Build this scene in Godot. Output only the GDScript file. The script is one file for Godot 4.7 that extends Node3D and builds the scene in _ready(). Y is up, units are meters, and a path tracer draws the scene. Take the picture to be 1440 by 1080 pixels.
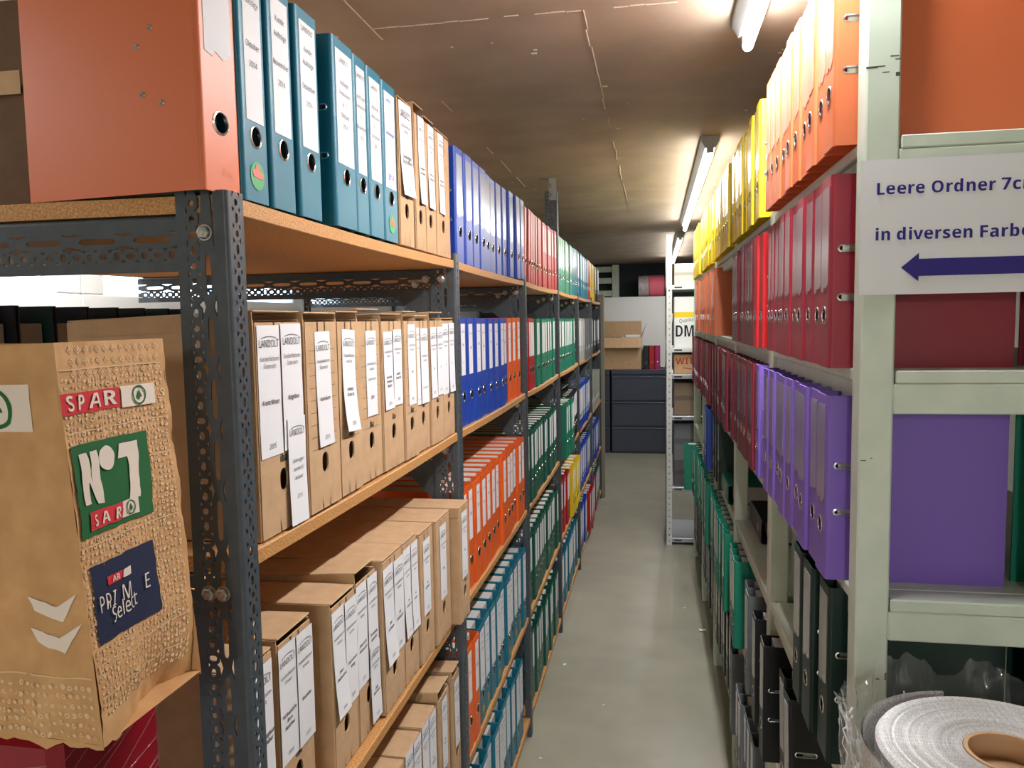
extends Node3D
# An archive room: slotted-angle racks of ring binders and archive boxes on the left, a green wooden rack on the right.
# x to the right, y up, the aisle runs towards -z; the camera stands at the origin.

const ORD := ["first", "second", "third", "fourth", "fifth", "sixth", "seventh", "eighth", "ninth", "tenth", "eleventh", "twelfth", "thirteenth", "fourteenth", "fifteenth", "sixteenth", "seventeenth", "eighteenth", "nineteenth", "twentieth"]
const CEIL := 2.6
const LX := -0.532          # aisle face of the left rack's posts
const LZ := -0.918          # front of its first post
const BAY := 1.15
const LV := [1.982, 1.51, 1.012, 0.54, 0.09]
const RX := 0.317           # aisle face of the right rack's posts
const RZ := [-1.297, -2.2, -3.1, -4.05, -5.0, -5.95]
const RV := [2.088, 1.728, 1.362, 1.025, 0.63, 0.225]
const LNAMES := ["top", "second", "third", "fourth", "bottom"]
const RNAMES := ["top", "second", "third", "fourth", "fifth", "bottom"]

var M := {}
var cache := {}
var used := {}
var counts := {}
var rng := RandomNumberGenerator.new()
var noise := FastNoiseLite.new()


class MB:
	var v := PackedVector3Array()
	var n := PackedVector3Array()
	var col := PackedColorArray()
	var xf := Transform3D()
	func add(mesh: ArrayMesh, at: Transform3D, c: Color):
		# a copy of a finished mesh in one colour
		var a := mesh.surface_get_arrays(0)
		var pv: PackedVector3Array = a[Mesh.ARRAY_VERTEX]
		var pn: PackedVector3Array = a[Mesh.ARRAY_NORMAL]
		for i in pv.size():
			v.append(at * pv[i])
			n.append(at.basis * pn[i])
			col.append(c)
	func tri(a: Vector3, b: Vector3, c: Vector3, na: Vector3, nb := Vector3.ZERO, nc := Vector3.ZERO):
		if nb == Vector3.ZERO:
			nb = na
			nc = na
		if (b - a).cross(c - a).dot(na + nb + nc) > 0.0:
			var t := b
			b = c
			c = t
			t = nb
			nb = nc
			nc = t
		for p in [a, b, c]:
			v.append(xf * p)
		for q in [na, nb, nc]:
			n.append((xf.basis * q).normalized())
	func quad(a: Vector3, b: Vector3, c: Vector3, d: Vector3, q := Vector3.ZERO):
		if q == Vector3.ZERO:
			q = (c - a).cross(d - b).normalized()
		tri(a, b, c, q)
		tri(a, c, d, q)
	func quadn(a, b, c, d, na, nb, nc, nd):
		tri(a, b, c, na, nb, nc)
		tri(a, c, d, na, nc, nd)
	func box(lo: Vector3, hi: Vector3, ch := 0.0):
		# a box with chamfered edges
		var c := (lo + hi) / 2.0
		var h := (hi - lo) / 2.0
		ch = minf(ch, minf(h.x, minf(h.y, h.z)) * 0.9)
		for ax in 3:
			var u := (ax + 1) % 3
			var w := (ax + 2) % 3
			for s in [-1.0, 1.0]:
				var q := Vector3.ZERO
				q[ax] = s
				var ps := []
				for k in [[-1, -1], [1, -1], [1, 1], [-1, 1]]:
					var p := Vector3.ZERO
					p[ax] = s * h[ax]
					p[u] = k[0] * (h[u] - ch)
					p[w] = k[1] * (h[w] - ch)
					ps.append(c + p)
				quad(ps[0], ps[1], ps[2], ps[3], q)
			if ch > 0.0:
				for s in [-1.0, 1.0]:
					for r in [-1.0, 1.0]:
						var e := []
						for k in [[0, -1], [0, 1], [1, 1], [1, -1]]:
							var p := Vector3.ZERO
							p[u] = s * (h[u] - (ch if k[0] else 0.0))
							p[w] = r * (h[w] - (0.0 if k[0] else ch))
							p[ax] = k[1] * (h[ax] - ch)
							e.append(c + p)
						var q := Vector3.ZERO
						q[u] = s
						q[w] = r
						quad(e[0], e[1], e[2], e[3], q.normalized())
		if ch > 0.0:
			for i in 8:
				var s := Vector3(1 if i & 1 else -1, 1 if i & 2 else -1, 1 if i & 4 else -1)
				var a := Vector3(h.x, h.y - ch, h.z - ch) * s
				var b := Vector3(h.x - ch, h.y, h.z - ch) * s
				var d := Vector3(h.x - ch, h.y - ch, h.z) * s
				tri(c + a, c + b, c + d, s.normalized())
	func plate(y0: float, y1: float, t: float, cols: Array, segs := 16):
		# a plate in the xy plane, its front at z = 0, with stadium holes; cols: [x0, x1, [Vector4(cx, cy, rx, ry), ...] from the bottom up]
		var F := Vector3(0, 0, 1)
		var B := Vector3(0, 0, -t)
		var xa: float = cols[0][0]
		var xb: float = cols[-1][1]
		for col in cols:
			var x0: float = col[0]
			var x1: float = col[1]
			var hs: Array = col[2]
			if hs.is_empty():
				_sheet(Vector2(x0, y0), Vector2(x1, y1), B)
				continue
			var yb := y0
			for i in hs.size():
				var h: Vector4 = hs[i]
				var yt: float = y1 if i == hs.size() - 1 else (h.y + h.w + hs[i + 1].y - hs[i + 1].w) / 2.0
				var rr := maxf(h.z, h.w) / minf(h.z, h.w)
				var ex := 1.0 if rr < 1.25 else (0.62 if rr < 2.5 else 0.3)
				var hp := []
				var rp := []
				for k in segs:
					var a := TAU * k / segs
					var c := cos(a)
					var s := sin(a)
					hp.append(Vector3(h.x + h.z * signf(c) * pow(absf(c), ex if h.z > h.w else 1.0), h.y + h.w * signf(s) * pow(absf(s), ex if h.w > h.z else 1.0), 0))
					var m := maxf(absf(c), absf(s))
					var px := c / m
					var py := s / m
					rp.append(Vector3(lerpf(x0, x1, (px + 1) / 2.0) if absf(px) > 0.99 else clampf(h.x + px * minf(x1 - h.x, h.x - x0), x0, x1), lerpf(yb, yt, (py + 1) / 2.0) if absf(py) > 0.99 else clampf(h.y + py * minf(yt - h.y, h.y - yb), yb, yt), 0))
				for k in segs:
					var j := (k + 1) % segs
					quad(hp[k], rp[k], rp[j], hp[j], F)
					quad(hp[k] + B, rp[k] + B, rp[j] + B, hp[j] + B, -F)
					var q: Vector3 = Vector3(h.x, h.y, 0) - (hp[k] + hp[j]) / 2.0
					quad(hp[k], hp[j], hp[j] + B, hp[k] + B, q.normalized())
				yb = yt
		quad(Vector3(xa, y0, 0), Vector3(xa, y1, 0), Vector3(xa, y1, -t), Vector3(xa, y0, -t), Vector3.LEFT)
		quad(Vector3(xb, y0, 0), Vector3(xb, y1, 0), Vector3(xb, y1, -t), Vector3(xb, y0, -t), Vector3.RIGHT)
		quad(Vector3(xa, y0, 0), Vector3(xb, y0, 0), Vector3(xb, y0, -t), Vector3(xa, y0, -t), Vector3.DOWN)
		quad(Vector3(xa, y1, 0), Vector3(xb, y1, 0), Vector3(xb, y1, -t), Vector3(xa, y1, -t), Vector3.UP)
	func _sheet(a: Vector2, b: Vector2, B: Vector3):
		var p := [Vector3(a.x, a.y, 0), Vector3(b.x, a.y, 0), Vector3(b.x, b.y, 0), Vector3(a.x, b.y, 0)]
		quad(p[0], p[1], p[2], p[3], Vector3(0, 0, 1))
		quad(p[0] + B, p[1] + B, p[2] + B, p[3] + B, Vector3(0, 0, -1))
	func lathe(prof: Array, segs := 24, smooth := true):
		# profile of Vector2(radius, y), turned about y
		for i in prof.size() - 1:
			var p: Vector2 = prof[i]
			var q: Vector2 = prof[i + 1]
			var d := (q - p).normalized()
			var nn := Vector2(d.y, -d.x)
			for k in segs:
				var a := TAU * k / segs
				var b := TAU * (k + 1) / segs
				var ra := Vector3(cos(a), 0, sin(a))
				var rb := Vector3(cos(b), 0, sin(b))
				var na := ra * nn.x + Vector3.UP * nn.y
				var nb := rb * nn.x + Vector3.UP * nn.y
				if not smooth:
					na = (na + nb).normalized()
					nb = na
				var v0 := ra * p.x + Vector3.UP * p.y
				var v1 := rb * p.x + Vector3.UP * p.y
				var v2 := rb * q.x + Vector3.UP * q.y
				var v3 := ra * q.x + Vector3.UP * q.y
				quadn(v0, v1, v2, v3, na, nb, nb, na)
	func tube(pts: Array, r: float, segs := 6):
		for i in pts.size() - 1:
			var a: Vector3 = pts[i]
			var b: Vector3 = pts[i + 1]
			var d := (b - a).normalized()
			var u := d.cross(Vector3.UP if absf(d.y) < 0.9 else Vector3.RIGHT).normalized()
			var w := d.cross(u)
			for k in segs:
				var c0 := u * cos(TAU * k / segs) + w * sin(TAU * k / segs)
				var c1 := u * cos(TAU * (k + 1) / segs) + w * sin(TAU * (k + 1) / segs)
				quadn(a + c0 * r, a + c1 * r, b + c1 * r, b + c0 * r, c0, c1, c1, c0)
	func poly(pts: PackedVector2Array, z0: float, z1: float):
		# a filled outline in the xy plane, from z0 (back) to z1 (front); flat print is cut into small cells so that it can follow a curved surface
		if z1 == z0:
			var r := Rect2(pts[0], Vector2.ZERO)
			for p in pts:
				r = r.expand(p)
			if maxf(r.size.x, r.size.y) > 0.008:
				for i in ceili(r.size.x / 0.006):
					for j in ceili(r.size.y / 0.006):
						var o := r.position + Vector2(i, j) * 0.006
						for piece in Geometry2D.intersect_polygons(pts, PackedVector2Array([o, o + Vector2(0.006, 0), o + Vector2(0.006, 0.006), o + Vector2(0, 0.006)])):
							_fill(piece, z0, z1)
				return
		_fill(pts, z0, z1)
	func _fill(pts: PackedVector2Array, z0: float, z1: float):
		var ix := Geometry2D.triangulate_polygon(pts)
		for i in range(0, ix.size(), 3):
			for s in [[z1, 1.0], [z0, -1.0]]:
				if s[1] < 0.0 and z1 - z0 < 0.0001:
					continue
				var p := []
				for k in 3:
					p.append(Vector3(pts[ix[i + k]].x, pts[ix[i + k]].y, s[0]))
				tri(p[0], p[1], p[2], Vector3(0, 0, s[1]))
		if z1 - z0 < 0.0001:
			return
		var turn := -1.0 if Geometry2D.is_polygon_clockwise(pts) else 1.0
		for i in pts.size():
			var a := pts[i]
			var b := pts[(i + 1) % pts.size()]
			var d := (b - a).normalized() * turn
			quad(Vector3(a.x, a.y, z0), Vector3(b.x, b.y, z0), Vector3(b.x, b.y, z1), Vector3(a.x, a.y, z1), Vector3(d.y, -d.x, 0))
	func sheet(f: Callable, u0: float, u1: float, v0: float, v1: float, nu: int, nv: int):
		# a smooth surface f(u, v) -> Vector3
		var g := []
		for i in nu + 1:
			var row := []
			for j in nv + 1:
				row.append(f.call(lerpf(u0, u1, float(i) / nu), lerpf(v0, v1, float(j) / nv)))
			g.append(row)
		var nn := []
		for i in nu + 1:
			var row := []
			for j in nv + 1:
				var du: Vector3 = g[mini(i + 1, nu)][j] - g[maxi(i - 1, 0)][j]
				var dv: Vector3 = g[i][mini(j + 1, nv)] - g[i][maxi(j - 1, 0)]
				row.append(du.cross(dv).normalized())
			nn.append(row)
		for i in nu:
			for j in nv:
				quadn(g[i][j], g[i + 1][j], g[i + 1][j + 1], g[i][j + 1], nn[i][j], nn[i + 1][j], nn[i + 1][j + 1], nn[i][j + 1])
	func mesh() -> ArrayMesh:
		var a := []
		a.resize(Mesh.ARRAY_MAX)
		a[Mesh.ARRAY_VERTEX] = v
		a[Mesh.ARRAY_NORMAL] = n
		if col.size() == v.size():
			a[Mesh.ARRAY_COLOR] = col
		var m := ArrayMesh.new()
		m.add_surface_from_arrays(Mesh.PRIMITIVE_TRIANGLES, a)
		return m


# ---------------------------------------------------------------- helpers
func numbered(called: String) -> String:
	var k: int = used.get(called, -1) + 1
	used[called] = k
	return called if k == 0 else "%s_%03d" % [called, k]

func tag(o: Node3D, label: String, category: String, group := ""):
	o.set_meta("label", label)
	o.set_meta("category", category)
	if group:
		o.set_meta("group", group)

func thing(called: String, label: String, category: String, at := Vector3.ZERO, rot := Vector3.ZERO, group := "") -> Node3D:
	var o := Node3D.new()
	o.name = numbered(called)
	add_child(o, true)
	o.position = at
	o.rotation = rot
	tag(o, label, category, group)
	return o

func part(called: String, mesh: Mesh, mat: Material, parent: Node3D, at := Vector3.ZERO, rot := Vector3.ZERO) -> MeshInstance3D:
	var o := MeshInstance3D.new()
	o.name = called if parent != self else numbered(called)
	o.mesh = mesh
	o.material_override = mat
	o.position = at
	o.rotation = rot
	parent.add_child(o, true)
	return o

func struct(called: String, m: MB, mat: Material) -> MeshInstance3D:
	var o := part(called, m.mesh(), mat, self)
	o.set_meta("kind", "structure")
	return o

func bx(lo: Vector3, hi: Vector3, ch := 0.002) -> ArrayMesh:
	var key := "bx%s%s%s" % [lo, hi, ch]
	if not cache.has(key):
		var m := MB.new()
		m.box(lo, hi, ch)
		cache[key] = m.mesh()
	return cache[key]

func bxs(size: Vector3, ch := 0.002) -> ArrayMesh:   # standing on its base
	return bx(Vector3(-size.x / 2, 0, -size.z / 2), Vector3(size.x / 2, size.y, size.z / 2), ch)

func mat(c: Color, rough := 0.6, metal := 0.0, spec := 0.5) -> StandardMaterial3D:
	var m := StandardMaterial3D.new()
	m.albedo_color = c
	m.roughness = rough
	m.metallic = metal
	m.metallic_specular = spec
	return m

func noisy(c0: Color, c1: Color, freq: float, scale: float, rough := 0.7, bump := 0.0, octaves := 4, kind := FastNoiseLite.TYPE_SIMPLEX_SMOOTH, world := false) -> StandardMaterial3D:
	var m := mat(Color.WHITE, rough)
	var f := FastNoiseLite.new()
	f.noise_type = kind
	f.frequency = freq
	f.fractal_octaves = octaves
	f.seed = 7
	var t := NoiseTexture2D.new()
	t.width = 512
	t.height = 512
	t.seamless = true
	t.noise = f
	var g := Gradient.new()
	g.offsets = PackedFloat32Array([0.15, 0.85])
	g.colors = PackedColorArray([c0, c1])
	t.color_ramp = g
	m.albedo_texture = t
	m.uv1_triplanar = true
	m.uv1_world_triplanar = world
	m.uv1_scale = Vector3.ONE * scale
	if bump > 0.0:
		var b := NoiseTexture2D.new()
		b.width = 512
		b.height = 512
		b.seamless = true
		b.noise = f
		b.as_normal_map = true
		b.bump_strength = bump
		m.normal_enabled = true
		m.normal_texture = b
	return m

func write(m: MB, s: String, x: float, y: float, em: float, bold := false, anchor := 0.5, squash := 1.0, z := 0.0, skew := 0.0):
	# a line of lettering in the xy plane; y is the baseline
	var key := "t%s%s" % [s, bold]
	if not cache.has(key):
		var t := TextMesh.new()
		var f := SystemFont.new()
		f.font_names = PackedStringArray(["Droid Sans"])
		f.font_weight = 700 if bold else 400
		t.font = f
		t.font_size = 32
		t.pixel_size = 1.0 / 32.0
		t.depth = 0.0
		t.curve_step = 3.0
		t.text = s
		t.horizontal_alignment = HORIZONTAL_ALIGNMENT_LEFT
		t.vertical_alignment = VERTICAL_ALIGNMENT_BOTTOM
		var arr := t.get_mesh_arrays()
		var vs: PackedVector3Array = arr[Mesh.ARRAY_VERTEX]
		var ix: PackedInt32Array = arr[Mesh.ARRAY_INDEX] if arr[Mesh.ARRAY_INDEX] != null else PackedInt32Array()
		var tris := PackedVector3Array()
		if ix.is_empty():
			tris = vs
		else:
			for i in ix:
				tris.append(vs[i])
		var lo := 1e9
		var hi := -1e9
		for p in tris:
			lo = minf(lo, p.x)
			hi = maxf(hi, p.x)
		cache[key] = [tris, lo, hi]
	var c: Array = cache[key]
	var vs2: PackedVector3Array = c[0]
	var w: float = (c[2] - c[1])
	for i in range(0, vs2.size(), 3):
		var p := []
		for k in 3:
			var q: Vector3 = vs2[i + k]
			var px: float = (q.x - c[1] - w * anchor) * em * squash
			p.append(Vector3(x + px, y + (q.y - 0.24) * em + px * skew, z))
		m.tri(p[0], p[1], p[2], Vector3(0, 0, 1))


# ---------------------------------------------------------------- start
func _ready():
	rng.seed = 11
	noise.seed = 5
	noise.frequency = 1.0
	# camera, sky, exposure
	var cam := Camera3D.new()
	cam.name = "camera"
	cam.fov = rad_to_deg(2.0 * atan(540.0 / 1094.26))
	cam.position = Vector3(0, 1.816, 0)
	cam.rotation = Vector3(-0.0814, 0.1823, -0.0165)
	cam.near = 0.05
	cam.current = true
	add_child(cam)
	var we := WorldEnvironment.new()
	we.name = "world"
	var e := Environment.new()
	e.tonemap_mode = Environment.TONE_MAPPER_LINEAR
	e.tonemap_exposure = 1.45
	e.background_mode = Environment.BG_SKY
	var sk := ProceduralSkyMaterial.new()
	sk.sky_top_color = Color(0.62, 0.78, 0.95)
	sk.sky_horizon_color = Color(0.86, 0.94, 1.0)
	sk.ground_horizon_color = Color(0.7, 0.75, 0.78)
	sk.ground_bottom_color = Color(0.4, 0.42, 0.42)
	sk.sky_energy_multiplier = 2.5
	e.sky = Sky.new()
	e.sky.sky_material = sk
	e.sdfgi_enabled = true
	e.ssao_enabled = true
	e.ssil_enabled = true
	we.environment = e
	add_child(we)
	# lamps
	materials()
	luminaire(0.24, -1.15, -2.2, "near luminaire over the right aisle edge, its end above the orange binders", 0.7)
	luminaire(0.238, -3.55, -6.5, "middle luminaire with two glowing tubes above the yellow binders", 0.85)
	luminaire(0.232, -7.4, -10.3, "farthest luminaire, half hidden behind the white metal shelf post", 0.7)
	luminaire(0.1, 5.6, 2.4, "luminaire behind the camera, out of view", 4.6)
	luminaire(-2.05, -0.3, -3.3, "luminaire over the window side of the left rack, out of view", 1.0)
	room()
	left_rack()
	right_rack()
	left_contents()
	right_contents()
	far_binders()
	front_things()
	far_end()


func materials():
	M.steel = noisy(Color(0.25, 0.275, 0.295), Color(0.275, 0.30, 0.32), 0.02, 3.0, 0.42)
	M.bolt = mat(Color(0.72, 0.72, 0.7), 0.35, 0.9)
	M.chrome = mat(Color(0.85, 0.85, 0.84), 0.2, 1.0)
	M.board = noisy(Color(0.62, 0.42, 0.22), Color(0.82, 0.62, 0.38), 0.07, 6.0, 0.6, 0.6, 3)
	M.card = noisy(Color(0.71, 0.575, 0.43), Color(0.75, 0.615, 0.465), 0.02, 2.0, 0.85)
	M.card_dark = noisy(Color(0.36, 0.26, 0.17), Color(0.4, 0.29, 0.19), 0.02, 2.0, 0.85)
	M.wood = noisy(Color(0.77, 0.81, 0.74), Color(0.81, 0.845, 0.78), 0.012, 1.5, 0.45, 0.5)
	M.paper = mat(Color(0.87, 0.865, 0.87), 0.8)
	M.pages = noisy(Color(0.66, 0.65, 0.63), Color(0.8, 0.79, 0.77), 0.2, 4.0, 0.9)
	M.ink = mat(Color(0.09, 0.09, 0.1), 0.8)
	M.grey_ink = mat(Color(0.36, 0.36, 0.38), 0.8)
	M.stain = mat(Color(0.25, 0.25, 0.2), 0.8)
	M.white = mat(Color(0.86, 0.86, 0.84), 0.5)
	M.lamp_body = mat(Color(0.62, 0.62, 0.6), 0.5)
	M.kraft = noisy(Color(0.71, 0.53, 0.34), Color(0.78, 0.60, 0.40), 0.015, 2.5, 0.75, 1.0)
	M.metal_white = mat(Color(0.8, 0.8, 0.78), 0.4, 0.1)
	M.zinc = noisy(Color(0.55, 0.56, 0.57), Color(0.68, 0.69, 0.7), 0.08, 5.0, 0.4)
	M.zinc.metallic = 0.6
	var colors := {"teal": Color(0.055, 0.41, 0.5), "orange": Color(0.88, 0.36, 0.1), "old_orange": Color(0.81, 0.42, 0.25), "blue": Color(0.08, 0.24, 0.62), "dark_blue": Color(0.07, 0.2, 0.5), "red": Color(0.66, 0.06, 0.09), "green": Color(0.05, 0.46, 0.36), "dark_green": Color(0.05, 0.33, 0.26), "deep_green": Color(0.015, 0.155, 0.13), "pale_green": Color(0.2, 0.53, 0.43), "crimson": Color(0.54, 0.07, 0.155), "burgundy": Color(0.43, 0.075, 0.15), "purple": Color(0.46, 0.34, 0.69), "yellow": Color(0.88, 0.75, 0.07), "black": Color(0.075, 0.075, 0.09), "grey": Color(0.38, 0.4, 0.41), "light_grey": Color(0.62, 0.62, 0.58), "magenta": Color(0.62, 0.1, 0.36), "coral": Color(0.86, 0.36, 0.2)}
	for k in colors:
		M[k] = mat(colors[k], 0.42)
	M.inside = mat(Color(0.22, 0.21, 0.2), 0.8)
	var pockets := {"teal": Color(0.8, 0.82, 0.83), "orange": Color(0.93, 0.62, 0.52), "blue": Color(0.64, 0.68, 0.76), "red": Color(0.8, 0.6, 0.56), "green": Color(0.72, 0.78, 0.74), "pale_green": Color(0.82, 0.86, 0.8), "crimson": Color(0.62, 0.5, 0.52), "burgundy": Color(0.5, 0.3, 0.34), "purple": Color(0.54, 0.47, 0.6), "yellow": Color(0.9, 0.82, 0.38), "black": Color(0.62, 0.62, 0.62), "grey": Color(0.6, 0.6, 0.58)}
	for k in pockets:
		M["pocket_" + k] = mat(pockets[k], 0.18)
	var tb := mat(Color(1, 1, 1), 0.4)
	tb.emission_enabled = true
	tb.emission = Color(1.0, 0.98, 0.94)
	tb.emission_energy_multiplier = 12.0
	M.tube = tb
	M.film = mat(Color(0.95, 0.96, 0.98, 0.03), 0.05)
	M.film.transparency = BaseMaterial3D.TRANSPARENCY_ALPHA
	M.crease = mat(Color(0.9, 0.91, 0.93), 0.1)
	M.glass = mat(Color(0.9, 0.96, 1.0, 0.06), 0.03)
	M.glass.transparency = BaseMaterial3D.TRANSPARENCY_ALPHA


func luminaire(x: float, z0: float, z1: float, label: String, strength: float):
	var L := z0 - z1
	var t := thing("ceiling_light", label, "lamp", Vector3(x, CEIL, z0), Vector3.ZERO, "ceiling lights along the aisle")
	var b := MB.new()
	var prof := PackedVector2Array([Vector2(-0.038, 0), Vector2(-0.038, -0.022), Vector2(-0.022, -0.05), Vector2(0.022, -0.05), Vector2(0.038, -0.022), Vector2(0.038, 0)])
	b.poly(prof, -L, 0)
	part("lamp_body", b.mesh(), M.lamp_body, t)
	var h := L / 2.0
	for k in 2:
		var c := MB.new()
		c.box(Vector3(-0.014, -0.072, -0.03), Vector3(0.014, -0.048, 0), 0.003)
		part("lamp_holder", c.mesh(), M.lamp_body, t, Vector3(0, 0, -k * h if k == 0 else -L + 0.03))
		var u := MB.new()
		u.xf = Transform3D(Basis(Vector3.RIGHT, -PI / 2), Vector3(0, -0.078, -k * h - 0.01))
		u.lathe([Vector2(0, h - 0.02), Vector2(0.012, h - 0.022), Vector2(0.014, h - 0.03), Vector2(0.014, 0.01), Vector2(0.012, 0.002), Vector2(0, 0)], 12)
		part("tube", u.mesh(), M.tube, t)
		# a bare tube shines all round: one light below, two at its upper sides
		for g in [0.0, 2.0, -2.0]:
			var a := AreaLight3D.new()
			a.name = "tube_light"
			a.area_size = Vector2(0.026, h - 0.04)
			a.light_energy = (1.55 if g == 0.0 else 0.18) * strength
			a.light_color = Color(0.985, 0.99, 1.0)
			a.shadow_enabled = true
			a.basis = Basis(Vector3.BACK, g) * Basis(Vector3.RIGHT, -PI / 2)
			a.position = Vector3(0, -0.078, -k * h - h / 2) - a.basis.z * 0.017
			t.add_child(a, true)


# ---------------------------------------------------------------- the room
func room():
	var m := MB.new()
	M.floor = noisy(Color(0.575, 0.56, 0.495), Color(0.63, 0.615, 0.545), 0.006, 0.6, 0.28, 0.0, 5, FastNoiseLite.TYPE_SIMPLEX_SMOOTH, true)
	M.ceiling = noisy(Color(0.63, 0.57, 0.50), Color(0.69, 0.63, 0.56), 0.008, 0.5, 0.9, 0.5, 5, FastNoiseLite.TYPE_SIMPLEX_SMOOTH, true)
	M.wall = noisy(Color(0.78, 0.78, 0.75), Color(0.82, 0.82, 0.79), 0.01, 0.7, 0.85, 0.0, 4, FastNoiseLite.TYPE_SIMPLEX_SMOOTH, true)
	M.wall_dark = mat(Color(0.2, 0.23, 0.24), 0.85)
	m.box(Vector3(-2.8, -0.2, -11.7), Vector3(3.4, 0, 6.4))
	struct("floor", m, M.floor)
	m = MB.new()
	m.box(Vector3(-2.8, CEIL, -11.7), Vector3(3.4, CEIL + 0.25, 6.4))
	var ce := struct("ceiling", m, M.ceiling)
	# joints of the formwork: slightly proud, uneven ridges of cement
	var seam_mat := mat(Color(0.8, 0.75, 0.68), 0.9)
	for s in [[-0.745, -0.6, -4.6, false], [-0.18, -2.05, -5.6, false], [0.46, -0.6, -6.5, false], [-2.05, -0.745, 0.3, true]]:
		var r := MB.new()
		var n := 26
		for i in n:
			if rng.randf() < (0.12 if i < 10 else 0.4):
				continue
			var a: float = lerpf(s[1], s[2], float(i) / n)
			var b: float = lerpf(s[1], s[2], (i + 0.97) / n)
			var w := rng.randf_range(0.001, 0.0026)
			var o := rng.randf_range(-0.004, 0.004)
			if s[3]:
				r.box(Vector3(a, CEIL - 0.0025, s[0] - w + o), Vector3(b, CEIL + 0.002, s[0] + w + o), 0.002)
			else:
				r.box(Vector3(s[0] - w + o, CEIL - 0.0025, b), Vector3(s[0] + w + o, CEIL + 0.002, a), 0.002)
		part("cement_ridge", r.mesh(), seam_mat, ce)
	var blobs := MB.new()
	for i in 40:
		var c := Vector3(rng.randf_range(-1.2, 0.4), CEIL, rng.randf_range(-1.5, -5.0))
		var q := rng.randf_range(0.003, 0.009)
		blobs.box(c - Vector3(q, 0.003, q * 0.7), c + Vector3(q, 0.001, q * 0.7), 0.003)
	part("cement_blob", blobs.mesh(), seam_mat, ce).set_meta("kind", "stuff")
	m = MB.new()
	m.box(Vector3(-2.8, 0, -11.7), Vector3(3.4, CEIL, -11.45))
	struct("wall_back", m, M.wall_dark)
	m = MB.new()
	m.box(Vector3(-2.8, 0, 6.2), Vector3(3.4, CEIL, 6.4))
	struct("wall_front", m, M.wall)
	m = MB.new()
	m.box(Vector3(3.2, 0, -11.45), Vector3(3.4, CEIL, 6.2))
	struct("wall_right", m, M.wall)
	# the window wall: a strip of windows between a parapet and a lintel
	m = MB.new()
	m.box(Vector3(-2.8, 0, -11.45), Vector3(-2.6, 1.78, 6.2))
	m.box(Vector3(-2.8, 2.5, -11.45), Vector3(-2.6, CEIL, 6.2))
	m.box(Vector3(-2.8, 1.78, -1.2), Vector3(-2.6, 2.5, 6.2))
	m.box(Vector3(-2.8, 1.78, -11.45), Vector3(-2.6, 2.5, -6.35))
	struct("wall_left", m, M.wall)
	var zs := [[-1.25, -2.25], [-2.25, -3.2], [-3.2, -4.5], [-4.5, -5.5], [-5.5, -6.35]]
	for i in zs.size():
		var a: float = zs[i][0]
		var b: float = zs[i][1]
		var f := MB.new()
		f.box(Vector3(-2.68, 1.78, b), Vector3(-2.6, 1.97, a), 0.006)
		f.box(Vector3(-2.68, 2.4, b), Vector3(-2.6, 2.5, a), 0.006)
		f.box(Vector3(-2.68, 1.97, a - 0.15), Vector3(-2.6, 2.4, a - 0.002), 0.006)
		f.box(Vector3(-2.68, 1.97, b + 0.002), Vector3(-2.6, 2.4, b + 0.16), 0.006)
		var w := struct("window_%d" % (i + 1), f, M.white)
		part("pane", bx(Vector3(-2.65, 1.965, b + 0.155), Vector3(-2.64, 2.405, a - 0.145), 0.0), M.glass, w)
	# crumbs on the floor
	var k := 0
	for p in [[0.27, -4.51, 0.02], [-0.47, -3.95, 0.011], [-0.47, -3.06, 0.007], [0.18, -4.86, 0.008], [0.147, -5.72, 0.008], [-0.24, -3.55, 0.006]]:
		var s := MB.new()
		var seed_k := float(k) * 7.0
		var sz: float = p[2]
		s.sheet(func(u, w2): return Vector3(u * sz * (1.0 + 0.3 * noise.get_noise_2d(u * 2 + seed_k, w2)), sz * 0.35 + sz * 0.35 * noise.get_noise_2d(u * 1.2 + seed_k, w2 * 1.2 + 3.0), w2 * sz * 0.7), -1, 1, -1, 1, 6, 6)
		var o := part("paper_scrap", s.mesh(), M.paper, self, Vector3(p[0], 0.001, p[1]), Vector3(0, k * 1.3, 0))
		tag(o, ["crumpled white paper scrap lying on the floor beside the right rack", "torn paper scrap on the floor at the foot of the third left bay", "tiny paper scrap on the floor nearest to the teal binders", "small paper crumb on the floor behind the crumpled scrap", "small paper crumb on the floor before the white metal shelf", "tiny pale crumb in the middle of the aisle floor"][k], "paper scrap", "paper scraps on the aisle floor")
		k += 1


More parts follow.
